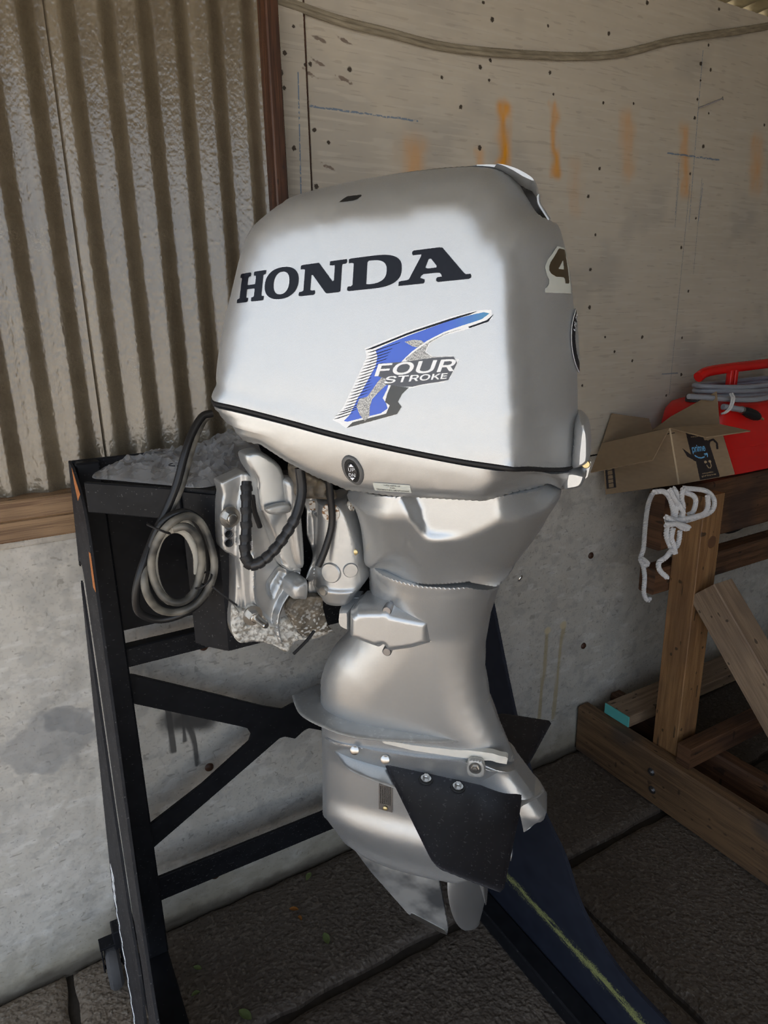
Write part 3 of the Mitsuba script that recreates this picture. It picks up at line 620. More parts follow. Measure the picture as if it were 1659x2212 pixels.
def beam(p0, p1, w, h, up=(0, 0, 1), ch=.003, seed=0, rough=0.0, nseg=1):
    """Timber from p0 to p1 (centre line), w across and h along up; uv = metres along, metres around."""
    p0, p1 = np.asarray(p0, float), np.asarray(p1, float); d = p1-p0; L = np.linalg.norm(d); d /= L
    u = np.asarray(up, float); u = u-d*(u@d); u /= np.linalg.norm(u); s = np.cross(d, u)
    a, b = w/2, h/2
    ring = np.array([(-a+ch, -b), (a-ch, -b), (a, -b+ch), (a, b-ch), (a-ch, b), (-a+ch, b), (-a, b-ch), (-a, -b+ch)])
    per = np.r_[0, np.cumsum(np.linalg.norm(np.diff(np.vstack([ring, ring[:1]]), axis=0), axis=1))]
    V, F, UV = [], [], []; r = np.random.default_rng(seed+11); off = r.uniform(0, 50, 2)
    ts = np.linspace(0, L, nseg+1); jit = r.normal(0, rough, (nseg+1, 2)) if rough else np.zeros((nseg+1, 2))
    for i in range(nseg):
        for k in range(8):
            q = []
            for t, kk, jt in ((ts[i], k, jit[i]), (ts[i], k+1, jit[i]), (ts[i+1], k+1, jit[i+1]), (ts[i+1], k, jit[i+1])):
                c = ring[kk % 8]+jt
                q.append(p0+d*t+s*c[0]+u*c[1]); UV.append((t+off[0], per[kk]+off[1]))
            n0 = len(V); V += q; F += [(n0, n0+1, n0+2), (n0, n0+2, n0+3)]
    for t, rev, jt in ((0, True, jit[0]), (L, False, jit[-1])):
        n0 = len(V)
        for c in ring: V.append(p0+d*t+s*(c[0]+jt[0])+u*(c[1]+jt[1])); UV.append((c[0]*.35+off[0], c[1]+off[1]))
        for k in range(1, 7): F.append((n0, n0+k+1, n0+k) if rev else (n0, n0+k, n0+k+1))
    return (np.array(V), np.array(F)), np.array(UV)
def timber(name, parent, m, *a, **k):
    vf, uv = beam(*a, **k)
    return obj(name, vf, m, parent, uv=uv)
timber('sill_timber', WB, 'mat_wood_sill', (-2.1, 1.450, 1.164), (.575, 1.450, 1.164), .07, .040, seed=1, rough=.001, nseg=14)
timber('sill_timber', WB, 'mat_wood_sill', (-2.1, 1.455, 1.119), (.575, 1.455, 1.119), .06, .042, seed=2, rough=.001, nseg=14)
timber('post', WB, 'mat_wood_post', (.579, 1.455, 1.09), (.579, 1.455, 2.42), .027, .060, up=(0, 1, 0), seed=3)
for k, (x, z) in enumerate(arr(D_concbolts)):
    v, f = lathe([(0, .006), (.006, .006), (.0105, .003), (.012, -.002), (0, -.002)], 16)
    obj('rusty_plug', put((v, f), (0, -1, 0), (x, WALLY, z)), 'mat_wood_post', WB, smooth=40)
# nail driven part way into the plywood
n0 = np.array([1.942, 1.485, 2.083]); n1 = n0+np.array([.045, -.045, .020])
t = thing('nail', 'bent steel nail sticking out of the pale plywood at upper right', 'nail')
obj('shank', tube(np.linspace(n0, n1, 4), .0021, 8), 'mat_dark_steel', t, smooth=40)
obj('head', put(lathe([(0, 0), (.005, 0), (.005, .0015), (0, .002)], 14), n1-n0, n1), 'mat_dark_steel', t, smooth=40)
# old electric wire sagging along the plywood
W_ = arr(D_wirepts); W_ = spline(np.c_[W_[:, 0], np.full(len(W_), 1.476)+.002*np.sin(np.arange(len(W_))*2.1), W_[:, 1]], 10)
mat('old_wire', prin(mikit.proc(lambda p, n, uv: mix((.12, .10, .07), (.36, .32, .24), fbm(p.x*22, p.z*120, p.y*300, 3))), 0.7))
tag(obj('wall_cable', join(tube(W_+[0, 0, .0042], .0056, 8), tube(W_-[0, 0, .0042], .0056, 8)), 'mat_old_wire', smooth=60), 'old grubby twin electric cable sagging across the top of the plywood', 'cable')

# floor: dirt bed, paving slabs
struct(obj('floor', box(-2.6, 3.2, -2.4, WALLY+.05, -.12, -.022), 'mat_dirt'))
def slab(x0, x1, y0, y1, seed):
    st = .0125; nx, ny = int((x1-x0)/st)+1, int((y1-y0)/st)+1
    X, Y = np.meshgrid(np.linspace(x0, x1, nx), np.linspace(y0, y1, ny))
    e = np.minimum(np.minimum(X-x0, x1-X), np.minimum(Y-y0, y1-Y))
    Z = .0016*(meshkit.fbm(np.stack([X*22, Y*22, X*0+seed], -1), 3)-.5)-.010*np.clip(1-e/.022, 0, 1)**2-.001
    jx = .010*(meshkit.noise(np.stack([X*18, Y*18, X*0+seed+3], -1))-.5)*(e < .02)
    V = np.stack([X+jx, Y+jx, Z], -1).reshape(-1, 3); i, j = np.meshgrid(np.arange(nx-1), np.arange(ny-1)); a = (j*nx+i).ravel()
    F = np.vstack([np.c_[a, a+1, a+nx+1], np.c_[a, a+nx+1, a+nx]]); r = rim(F); k = len(V)
    V2 = V.copy(); V2[:, 2] = -.04
    return np.vstack([V, V2]), np.vstack([F, np.c_[r[:, 0], r[:, 0]+k, r[:, 1]+k], np.c_[r[:, 0], r[:, 1]+k, r[:, 1]], F[:, ::-1]+k])
for k, (a, b, c, d) in enumerate(((-.055, 1.9, 1.128, 1.482), (-2.5, -.075, 1.0, 1.482), (1.912, 3.19, 1.128, 1.482), (-.03, 1.128, .40, 1.100), (1.146, 2.35, .40, 1.100), (2.362, 3.19, .40, 1.100), (-2.5, -.045, .35, .985),
                                  (-2.5, -.9, -.7, .33), (-.88, .7, -.7, .37), (.72, 3.19, -.7, .38), (-2.5, .5, -2.35, -.72), (.52, 3.19, -2.35, -.72))):
    obj('paving_slab', slab(a, b, c, d, k), 'mat_slab', 'floor', smooth=50)
# roof: corrugated sheets on a beam, the side and rear walls (the left side and half of the front stand open to the yard)
def roof():
    xs = np.arange(-1.55, 3.3, .0095); ys = np.linspace(1.62, -1.0, 3)
    X, Y = np.meshgrid(xs, ys); Z = 2.372+(1.49-Y)*.06+.009*np.cos(X/.076*2*np.pi)
    V = np.stack([X, Y, Z], -1).reshape(-1, 3); n = len(xs); i, j = np.meshgrid(np.arange(n-1), np.arange(2)); a = (j*n+i).ravel()
    F = np.vstack([np.c_[a, a+1, a+n+1], np.c_[a, a+n+1, a+n]]); k = len(V); r = rim(F)
    return np.vstack([V, V+[0, 0, .004]]), np.vstack([F, F[:, ::-1]+k, np.c_[r[:, 0], r[:, 0]+k, r[:, 1]+k], np.c_[r[:, 0], r[:, 1]+k, r[:, 1]]])
struct(obj('ceiling', roof(), 'mat_roof', smooth=50))
struct(obj('wall_front', box(.80, 3.3, -1.12, -1.02, -.05, 2.52), 'mat_plain_wall'))
struct(obj('wall_right', box(3.2, 3.3, -1.0, 1.63, -.05, 2.56), 'mat_plain_wall'))
yd = trimesh.creation.cylinder(60, .1, sections=64); yd.apply_translation([0, 0, -.19])
struct(obj('ground', yd, 'mat_yard'))
# ------------------------------------------------------------------ the black steel stand
ST = thing('motor_stand', 'black welded steel stand on casters carrying the silver outboard motor', 'stand')
FRONT = [(.35, .03), (.35, .15), (.56, .20), (.70, .212), (.80, .27), (.86, .36), (.94, .44), (1.03, .60), (1.13, .86), (1.20, 1.05), (1.235, 1.15), (1.28, 1.205), (1.36, 1.245)]
out = spline(FRONT[2:], 5)
outline = [(1.405, 1.25), (1.405, .25), (1.19, .03)]+FRONT[:2]+[tuple(q) for q in out]
fz = lambda z: np.interp(z, [q[1] for q in FRONT[5:]], [q[0] for q in FRONT[5:]])
zs = np.linspace(1.02, .16, 16)
slot = sg.LineString([(fz(max(z, .36))+.185-.03*(1-z)+(.0 if z > .36 else (.36-z)*-.1), z) for z in zs]).buffer(.034)
px = lambda y, z: .109-.07*(y-1.25)-.045*(1.25-z)-(1.405-y)*(.03+.03*(1.3-z))
def side(poly, th, bev):
    V, F = extrude(poly, th, bev)
    return np.c_[px(V[:, 0], V[:, 1])+V[:, 2], V[:, 0], V[:, 1]], F
k = obj('side_plate', side(sg.Polygon(outline).difference(slot), .005, .0008), 'mat_side_plate', ST, smooth=25)
tag(k, 'side plate with a long slot, rust at its top corner')
LP = k
# bare rusty patches on the plate's front corner
for q in ([(1.285, 1.209), (1.36, 1.243), (1.345, 1.215), (1.32, 1.19)], [(1.20, 1.052), (1.222, 1.115), (1.24, 1.112), (1.225, 1.052)]):
    V, F = extrude(sg.Polygon(q).buffer(.004).buffer(-.003), .0006)
    obj('rust_patch', (np.c_[px(V[:, 0], V[:, 1])-V[:, 2], V[:, 0], V[:, 1]], F), 'mat_rust', LP)
# white lettering painted along its lower rear edge (seen almost edge-on)
for i in range(13):
    z = .02+.30*(i/12); y = (1.19+(z-.03)*.977 if z < .25 else 1.405)-.014
    q = sg.box(y-.050, z+.002, y-.006, z+.017)
    if i % 3: q = q.difference(sg.box(y-.036, z+.006, y-.02, z+.013))
    V, F = extrude(q, .0006); obj('painted_letter', (np.c_[px(V[:, 0], V[:, 1])-V[:, 2], V[:, 0], V[:, 1]], F), 'mat_white_paint', LP)
V, F = extrude(sg.Polygon(outline), .009, .0012)
UVg = lambda V: np.c_[V[:, 1], V[:, 2]-(.148+.035*(V[:, 1]-.85))]
Vr = np.c_[.92+V[:, 2]+.045*0*V[:, 1], V[:, 0], V[:, 1]]
tri = trimesh.Trimesh(Vr, F, process=False).subdivide_to_size(.06, max_iter=12)
k = obj('side_plate', (tri.vertices, tri.faces), 'mat_green_plate', ST, uv=UVg(np.array(tri.vertices)))
tag(k, 'side plate behind the motor with a yellow green spray mark')
for x0, x1 in ((.078, .150), (.868, .918)):
    obj('foot_rail', rbox((x1-x0, 1.04, .045), .004, ((x0+x1)/2, .88, .026)), 'mat_stand', ST, smooth=30)
obj('rear_post', rbox((.045, .045, 1.20), .004, (.128, 1.385, .65)), 'mat_stand', ST, smooth=30)
obj('rear_post', rbox((.045, .045, 1.20), .004, (.895, 1.385, .65)), 'mat_stand', ST, smooth=30)
mirror = lambda q: sa.scale(q, xfact=-1, yfact=1, origin=(.512, 0))
xb = sg.Polygon(arr(D_xbrace)).buffer(0)
left = xb.intersection(sg.box(0, 0, .512, 2))
obj('cross_brace', ex_y(left.union(mirror(left)).buffer(.002).buffer(-.002), 1.39, .009, .0012), 'mat_stand', ST, smooth=30)
obj('lower_bar', rbox((.80, .009, .066), .0015, (.512, 1.388, .216)), 'mat_stand', ST, smooth=30)
obj('upper_bar', rbox((.80, .03, .045), .003, (.512, 1.385, .829)), 'mat_stand', ST, smooth=30)
obj('top_bar', rbox((.82, .010, .05), .002, (.512, 1.395, 1.226)), 'mat_stand', ST, smooth=30)
obj('back_panel', rbox((.79, .006, .325), .002, (.512, 1.398, 1.043)), 'mat_stand', ST, smooth=30)
def upright(p, q, z0, z1, th=.009):
    p, q = np.array([*p, 0.]), np.array([*q, 0.]); m = (p+q)/2; L = np.linalg.norm(q-p)
    V, F = rbox((L, th, z1-z0), .0018); d = (q-p)/L; s = np.array([-d[1], d[0], 0])
    return V[:, :1]*d+V[:, 1:2]*s+np.c_[V[:, :1]*0, V[:, :1]*0, V[:, 2:]]+m+[0, 0, (z0+z1)/2], F
obj('front_bar', upright((.108, 1.238), (.236, 1.092), 1.186, 1.240), 'mat_stand', ST, smooth=30)
obj('front_bar', upright((.916, 1.238), (.788, 1.092), 1.186, 1.240), 'mat_stand', ST, smooth=30)
tb = sg.Polygon([(.268, 1.048), (.276, 1.040), (.748, 1.040), (.756, 1.048), (.790, 1.095), (.755, 1.13), (.27, 1.13), (.234, 1.095)])
V, F = extrude(tb, .285, .006); V = V+[0, 0, .955]
obj('transom_block', (V, F), 'mat_stand', ST, smooth=25)
for x in (.30, .724):
    obj('support', rbox((.012, .27, .20), .002, (x, 1.258, 1.09)), 'mat_stand', ST, smooth=30)
def caster(x, y, s):
    w = put(lathe([(0, -.016), (.018, -.016), (.046, -.015), (.053, -.009), (.055, 0), (.053, .009), (.046, .015), (.018, .016), (0, .016)], 36), (1, 0, 0), (x, y, .0555))
    k = obj('caster', w, 'mat_wheel', ST, smooth=35)
    f = join(rbox((.003, .030, .070), .001, (x-.020, y, .090)), rbox((.003, .030, .070), .001, (x+.020, y, .090)), rbox((.046, .034, .006), .001, (x, y, .123)), put(lathe([(0, -.022), (.005, -.022), (.005, .022), (0, .022)], 12), (1, 0, 0), (x, y, .0555)))
    obj('fork', f, 'mat_stand', k, smooth=30)
caster(.030, 1.392, 0); caster(.968, 1.395, 1)
obj('axle_bracket', join(rbox((.05, .04, .05), .003, (.062, 1.395, .132))), 'mat_stand', ST, smooth=30)
obj('axle_bracket', join(rbox((.05, .04, .05), .003, (.952, 1.395, .132))), 'mat_stand', ST, smooth=30)

# ------------------------------------------------------------------ clear plastic bag lying on the stand's top
def bag():
    o = arr(D_bagout)
    q = [(.122, 1.262), (.165, 1.340), (.235, 1.378), (.30, 1.384), (.37, 1.384), (.425, 1.372), (.428, 1.26), (.405, 1.17), (.37, 1.12), (.315, 1.085), (.262, 1.072), (.215, 1.130), (.150, 1.215)]
    poly = sg.Polygon(spline(q, 5, True)).buffer(0)
    P, F = fill(poly, .0062, (.002, .006))
    d, _ = seg_d(P, np.array(poly.exterior.coords))
    P3 = np.c_[P*26, P[:, 0]*0]
    r1 = np.abs(meshkit.noise(P3*1.0, 3)-.5)*2; r2 = np.abs(meshkit.noise(P3*2.3+5, 9)-.5)*2; r3 = np.abs(meshkit.noise(P3*5.0, 4)-.5)*2
    bulge = np.sqrt(np.clip(d/.05, 0, 1))
    rise = .034*sstep(.30, .44, P[:, 0])*sstep(1.12, 1.30, P[:, 1])
    top = 1.2425+bulge*(.004+.012*(1-r1)**2+.010*(1-r2)**2+.005*(1-r3)**2)+rise
    bot = 1.2415+rise*.9
    n = len(P); e = rim(F)
    V = np.vstack([np.c_[P, top], np.c_[P, np.minimum(bot, top-.0005)]])
    return V, np.vstack([F, F[:, ::-1]+n, np.c_[e[:, 0], e[:, 1]+n, e[:, 1]], np.c_[e[:, 0], e[:, 0]+n, e[:, 1]+n]])
B = obj('plastic_bag', bag(), 'mat_film', smooth=18)
tag(B, 'crumpled clear plastic bag lying on top of the black stand', 'bag')
v, f = lathe([(0, 0), (.0, 0)], 3) if 0 else rbox((.10, .012, .010), .003)
c, s = math.cos(1.05), math.sin(1.05)
obj('blue_strip', (np.c_[v[:, 0]*c-v[:, 1]*s+.395, v[:, 0]*s+v[:, 1]*c+1.205, v[:, 2]+1.255], f), 'mat_blue_plastic', B, smooth=30)
mk = spline([(.243, 1.150), (.236, 1.160), (.240, 1.172), (.250, 1.172), (.255, 1.160), (.247, 1.150), (.252, 1.143)], 6)
obj('ink_mark', tube(np.c_[mk, np.full(len(mk), 1.2665)], .0009, 6), 'mat_ink', B)
mk = np.array([(.262, 1.153), (.266, 1.166)]); obj('ink_mark', tube(np.c_[mk, [1.2665]*2], .0009, 6), 'mat_ink', B)
# ------------------------------------------------------------------ the outboard motor
OM = thing('outboard_motor', 'silver outboard motor clamped to the black stand, with blue emblem and black fin', 'outboard motor')
def closed(out, a, c=0.8): return lambda P: seg_d(P, out, np.asarray(a, float))
TOP, SEAM = arr(D_cowl_top), arr(D_cowl_seam)
TOPs = spline(TOP, 4); SEAMs = spline(SEAM, 4)
# how far the closing curve reaches inward, along the outline: nose, top, rear
def reach(L, pts): 
    s = np.r_[0, np.cumsum(np.linalg.norm(np.diff(L, axis=0), axis=1))]; s /= s[-1]
    return np.interp(s, *zip(*pts))
a_top = reach(TOPs, [(0, .045), (.22, .042), (.30, .040), (.42, .062), (.62, .062), (.72, .075), (.80, .082), (1, .082)])
c_top = reach(TOPs, [(0, .86), (.30, .84), (.42, .58), (1, .55)])
rear_m = reach(TOPs, [(0, 0), (.66, 0), (.80, 1), (1, 1)])
def cowl_w(P):
    X, Z = P[:, 0], P[:, 1]
    W = .187-.030*np.clip((Z-1.33)/.36, 0, 1)-.020*sstep(-.22, -.55, X)-.006*sstep(-.15, .02, X)
    d, a = seg_d(P, TOPs, a_top); _, c = seg_d(P, TOPs, c_top)
    t = np.clip(d/a, 0, 1); _, m = seg_d(P, TOPs, rear_m)
    return W*(prof(t, c)*(1-m)+(.5*np.sqrt(t)+.5*t)*m)
cowl = pillow(np.vstack([TOPs, SEAMs[::-1][1:-1]]), cowl_w, .008, .06, 9, its=7, mem='cowl')
CW = SURF['cowl']
CK = obj('cowl', mmesh(cowl), 'mat_silver', OM, smooth=38)
tag(CK, 'silver engine cover')
def cw(P, eps=.0007): return CW(P)+eps
def decal(name, P, F, m, parent=CK, eps=.0007, surf=None):
    P = np.asarray(P); w = (surf or (lambda q: CW(q)))(P)+eps
    return obj(name, (mw(np.c_[P[:, 0], w, P[:, 1]]), F), m, parent, smooth=True)
def decal_poly(name, out, m, eps=.0007, res=.012, parent=CK, surf=None):
    P, F = fill(sg.Polygon(out).buffer(0), res, ()); return decal(name, P, F, m, parent, eps, surf)
# big lettering in slab capitals
hq = homog(arr(D_honda_quad))
B_ = sg.box
def oval(cx, cy, rx, ry, e=2.3, n=40):
    t = np.arange(n)*2*np.pi/n; return sg.Polygon(np.c_[cx+rx*np.sign(np.cos(t))*np.abs(np.cos(t))**(2/e), cy+ry*np.sign(np.sin(t))*np.abs(np.sin(t))**(2/e)])
un = shapely.union_all
GL = {
 'H': un([B_(0, .86, .44, 1), B_(0, 0, .44, .14), B_(.09, 0, .35, 1), B_(.56, .86, 1, 1), B_(.56, 0, 1, .14), B_(.65, 0, .91, 1), B_(.3, .43, .7, .57)]),
 'O': oval(.5, .5, .5, .52).difference(oval(.5, .5, .235, .37)),
 'N': un([B_(0, .86, .25, 1), B_(.10, 0, .25, 1), B_(0, 0, .36, .14), B_(.64, .86, 1, 1), B_(.75, .0, .90, 1), sg.Polygon([(.08, 1), (.40, 1), (.90, .0), (.60, .0), (.20, .80)])]),
 'D': un([B_(0, .86, .5, 1), B_(0, 0, .5, .14), B_(.10, 0, .36, 1), oval(.46, .5, .54, .5, 2.7).intersection(B_(.4, 0, 1, 1))]).difference(oval(.42, .5, .31, .36, 2.6).intersection(B_(.36, 0, 1, 1))),
 'A': un([sg.Polygon([(.14, .14), (.36, 1), (.60, 1), (.92, .14), (.62, .14), (.575, .27), (.33, .27), (.30, .14)]), B_(0, 0, .37, .14), B_(.53, 0, 1.0, .14), B_(.18, .86, .6, 1)]).difference(sg.Polygon([(.37, .42), (.43, .76), (.55, .42)])),
}
for ch, x0, x1 in (('H', 506, 580), ('O', 580, 664), ('N', 667, 773), ('D', 777, 888), ('A', 883, 1019)):
    u0, u1 = (x0-506)/513, (x1-506)/513
    g = GL[ch].buffer(.015).buffer(-.015)
    for q in getattr(g, 'geoms', [g]):
        P, F = fill(q, .06, ()); P = hq(np.c_[u0+P[:, 0]*(u1-u0), P[:, 1]])
        decal('brand_letter', P, F, 'mat_ink')
# emblem: big swept F with a plate reading FOUR STROKE
EM = decal_poly('emblem', arr(D_f_white), 'mat_decal_white', .0006)
tag(EM, 'blue and white swept F emblem')
ep = lambda n, D, m, e: decal_poly(n, arr(D), m, e, parent=EM)
ep('blue_field', D_f_blue, 'mat_decal_blue', .0009); ep('top_line', D_f_topline, 'mat_ink', .0012); ep('black_sweep', D_f_swoosh, 'mat_ink', .0010)
ep('glitter_sweep', D_f_glitter, 'mat_glitter', .0010); ep('dark_foot', D_f_foot, 'mat_decal_foot', .0011)
for nm in sorted(k for k in list(globals()) if k.startswith('D_f_s') and k[5:].isdigit()): ep('stripe', globals()[nm], 'mat_ink', .0012)
ep('glitter_figure', D_f_dolphin, 'mat_glitter', .0013); ep('glitter_figure', D_f_dolphin2, 'mat_glitter', .0013)
ep('dark_plate', D_f_plate, 'mat_decal_dark', .0015)
for txt, D in (('FOUR', D_f_four), ('STROKE', D_f_stroke)):
    P, F = text_flat(txt, True); P = np.c_[P[:, 0], P[:, 1]]
    decal('lettering', homog(arr(D))(P), F, 'mat_decal_white', EM, .0019)
# rear face: find the surface for a sideways position
def rear_pt(y, z, eps=.0008):
    y, z = np.asarray(y, float), np.asarray(z, float); lo, hi = np.full(y.shape, -.06), np.interp(z, TOPs[::-1][:60, 1], TOPs[::-1][:60, 0])
    for _ in range(40):
        m = (lo+hi)/2; inside = cowl_w(np.c_[m.ravel(), z.ravel()]).reshape(m.shape) > np.abs(y); lo = np.where(inside, m, lo); hi = np.where(inside, hi, m)
    return np.c_[lo+eps, y, z]
def rear_decal(name, poly, m, eps, parent=CK):
    k = None
    for q in getattr(poly, 'geoms', [poly]):
        P, F = fill(q, .006, ()); k = obj(name, (mw(rear_pt(P[:, 0], P[:, 1], eps)), F), m, parent, smooth=True)
    return k
q4 = arr(D_four_quad); z0, z1 = q4[:, 1].min()+.004, q4[:, 1].max()
f4 = homog([(.100, z1), (.016, z1), (.010, z0), (.106, z0)])
four = un([sg.Polygon([(.44, 1), (.74, 1), (.74, 0), (.56, 0), (.56, .16), (.26, .16), (.12, .24), (.06, .36), (.12, .55)])]).difference(sg.Polygon([(.56, .68), (.56, .38), (.34, .38)]))
back4 = sg.Polygon([(.40, 1.06), (.80, 1.06), (.84, -.26), (.0, -.26), (.0, -.14), (.08, -.10), (.10, .05), (.02, .20), (-.02, .42), (.06, .62)])
tr = lambda g: shapely.transform(g, lambda p: f4(np.c_[p[:, 0], .26+.72*p[:, 1]]))
NB_ = rear_decal('number_decal', tr(back4), 'mat_label_grey', .0018); tag(NB_, 'number decal with a 4')
rear_decal('numeral', tr(four), 'mat_number_gold', .0024, NB_)
cz = 1.463
rd = rear_decal('round_decal', sg.Point(-.004, cz).buffer(.046, 24), 'mat_white_paint', .0030); tag(rd, 'round black ring decal')
rear_decal('ring', sg.Point(-.004, cz).buffer(.044, 24).difference(sg.Point(-.004, cz).buffer(.031, 24)), 'mat_ink', .0035, rd)
rear_decal('silver_centre', sg.Point(-.004, cz).buffer(.030, 24), 'mat_silver', .0035, rd)
Pt, Ft = text_flat('ULTRA', True)
ang = 2.72-Pt[:, 0]*1.25; rr = .0335+Pt[:, 1]*.0075
obj('lettering', (mw(rear_pt(-.004-rr*np.cos(ang), cz+rr*np.sin(ang), .0041)), Ft), 'mat_white_paint', rd)
# air scoop: black mouth under a hood, at the top rear
P, F = fill(sg.Polygon(spline(arr(D_scoop_dark), 4, True)).buffer(0), .006, ())
decal('air_intake', P, F, 'mat_gap', CK, .0012)
hood = pillow(spline(arr(D_scoop_lip), 4, True), lambda P: .075*prof(seg_d(P, spline(arr(D_scoop_lip), 4, True), closed=True)[0]/.006, .97)*np.clip((P[:, 0]+.17)/.06, .2, 1), .004, .006, 4)
obj('scoop_hood', mmesh(hood), 'mat_silver', CK, smooth=40)
wv = arr(D_scoop_wire); obj('scoop_edge', tube(mw(np.c_[spline(wv, 6)[:, 0], np.full(len(spline(wv, 6)), -.01), spline(wv, 6)[:, 1]]), .0035, 8), 'mat_silver', CK, smooth=60)
decal_poly('vent_slot', arr(D_vent), 'mat_gap', .0010, .006)
# black gasket line between the cover and the pan
sm_ = resample(SEAMs, .008); d, a = seg_d(sm_, TOPs, a_top)
gw = CW(sm_+[0, .004]); gw = np.where(np.isnan(gw), 0, gw); gw[0] = gw[-1] = 0
ring = np.vstack([np.c_[sm_[:, 0], np.maximum(gw-.003, 0), sm_[:, 1]-.004], np.c_[sm_[::-1][1:-1, 0], -np.maximum(gw[::-1][1:-1]-.003, 0), sm_[::-1][1:-1, 1]-.004]])
obj('gasket', tube(mw(ring), .0040, 8, closed=True), 'mat_black_rubber', OM, smooth=60)
# lower pan
FRONTL, BOT, REAR = arr(D_pan_front), arr(D_pan_bottom), arr(D_pan_rear)
seam2 = SEAMs-[0, .008]
pan_out = np.vstack([seam2, REAR[1:], BOT[::-1][1:], FRONTL[::-1][1:-1]])
front_edge = np.vstack([seam2[:1], FRONTL[1:], BOT[1:2]]); rear_edge = np.vstack([seam2[-1:], REAR[1:], BOT[-2:-1]])
def pan_w(P):
    X, Z = P[:, 0], P[:, 1]
    W = .187-.020*sstep(-.22, -.55, X)
    d, a = seg_d(P, np.vstack([spline(front_edge, 4)]), None); W1 = prof(d/.045, .84)
    d2, _ = seg_d(P, rear_edge, None); t2 = np.clip(d2/.082, 0, 1); W2 = .5*np.sqrt(t2)+.5*t2
    d3, _ = seg_d(P, BOT, None)
    ds, _ = seg_d(P, seam2, None)
    tap = 1-.14*sstep(0, .14, ds)
    return W*np.minimum(W1, W2)*tap*(.86+.14*prof(d3/.022, .95))
pan = pillow(pan_out, pan_w, .009, .03, 7, its=3, mem='pan')
PK = obj('lower_pan', mmesh(pan), 'mat_champagne', OM, smooth=38); PS = SURF['pan']
sw = sg.Polygon(spline(arr(D_switch), 5, True)); sc_ = np.array(sw.centroid.coords[0])
def relief(name, poly, surf, h0, h1, m, parent, rnd=.003, res=.003):
    """A raised or sunk patch on a surface, rounded at its edge."""
    P, F = fill(poly, res, (rnd*.15, rnd*.4, rnd)); d, _ = seg_d(P, np.array(poly.exterior.coords))
    w = surf(P); w = np.where(np.isnan(w), np.nanmedian(w), w)
    return obj(name, mmesh(two_sided(P, F, w+h0+(h1-h0)*prof(d/rnd, .95), -(w-.004))), m, parent, smooth=40)
k = relief('switch_bezel', sw, PS, -.001, .004, 'mat_dark_steel', PK, .004); 
mat('grey_plastic', prin((.10, .10, .10), .45)); scene[k]['bsdf'] = {'type': 'ref', 'id': 'mat_grey_plastic'}
tag(k, 'trim switch reading UP and DN')
relief('recess', sa.scale(sw, .66, .76), PS, .0042, .0046, 'mat_gap', k, .002)
rk = sa.translate(sa.scale(sw, .50, .60), .0008, -.001)
relief('rocker', rk, PS, .0045, .0075, 'mat_black_plastic', k, .004)
cx_, cz_ = rk.centroid.coords[0]
flat = lambda q: PS(q)+.0088
for txt, dz in (('UP', .0014), ('DN', -.0066)):
    P, F = text_flat(txt, False); P = np.c_[cx_-.0046+P[:, 0]*.0092, cz_+dz+P[:, 1]*.0050]
    obj('lettering', (mw(np.c_[P[:, 0], flat(P), P[:, 1]]), F), 'mat_white_paint', k)
for s in (1, -1):
    P = np.array([(cx_-.0036, cz_+s*.0078), (cx_+.0036, cz_+s*.0078), (cx_, cz_+s*.0122)]); obj('arrow', (mw(np.c_[P[:, 0], flat(P), P[:, 1]]), np.array([(0, 1, 2)])), 'mat_white_paint', k)
st = homog(arr(D_sticker))
P, F = fill(sg.box(0, 0, 1, 1), .2, ()); k = decal('sticker', st(P), F, 'mat_label_grey', PK, .0012, PS); tag(k, 'small label reading THIS SIDE UP FOR TRANSPORT OR STORAGE')
for txt, x0, x1, y0, y1 in (('THIS SIDE UP', .27, .73, .69, .88), ('FOR', .44, .57, .42, .60), ('TRANSPORT OR STORAGE', .06, .95, .10, .30)):
    P, F = text_flat(txt, False); decal('lettering', st(np.c_[x0+P[:, 0]*(x1-x0), y0+P[:, 1]*(y1-y0)]), F, 'mat_ink', k, .0020, PS)
# front grip recess of the pan
gq = homog(arr(D_grip)); P, F = fill(sg.box(0, 0, 1, 1), .2, ()); k = decal('grip_recess', gq(P), F, 'mat_decal_white', PK, .0012, PS); tag(k, 'pale recess at the front of the pan')
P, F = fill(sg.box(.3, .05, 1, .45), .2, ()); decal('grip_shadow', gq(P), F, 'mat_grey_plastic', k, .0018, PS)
# rear cover, latch and lug
def block(name, D, y0, y1, m, parent, rnd=.006, off=0.0, res=.005):
    out = spline(arr(D), 4, True) if not isinstance(D, np.ndarray) else D
    poly = sg.Polygon(out).buffer(0)
    P, F = fill(poly, res, (rnd*.1, rnd*.35, rnd*.7, rnd)); d, _ = seg_d(P, np.array(poly.exterior.coords))
    h = prof(d/rnd, .97)
    return obj(name, mmesh(two_sided(P, F, (y0+y1)/2+(y1-y0)/2*h, -((y0+y1)/2-(y1-y0)/2*h))), m, parent, smooth=40)
rc = block('rear_cover', D_rearcover, -.075, .075, 'mat_silver', OM, .010); tag(rc, 'raised rear cover above the latch')
lg = block('latch', D_bracketlug, -.045, .050, 'mat_champagne', OM, .008); tag(lg, 'rear latch lug')
lb = block('latch_bracket', D_latch, -.030, .055, 'mat_dark_steel', lg, .006)
pc = mot_p = arr(D_latch).mean(0)
obj('latch_pin', put(lathe([(0, .003), (.005, .003), (.0065, 0), (0, 0)], 20), N, mw([[pc[0]+.004, .056, pc[1]]])[0]), 'mat_brass', lg, smooth=40)
lv = np.array([(pc[0]+.006, pc[1]-.004), (pc[0]+.014, pc[1]-.006), (pc[0]+.010, pc[1]-.030), (pc[0]-.004, pc[1]-.040), (pc[0]-.004, pc[1]-.030)])
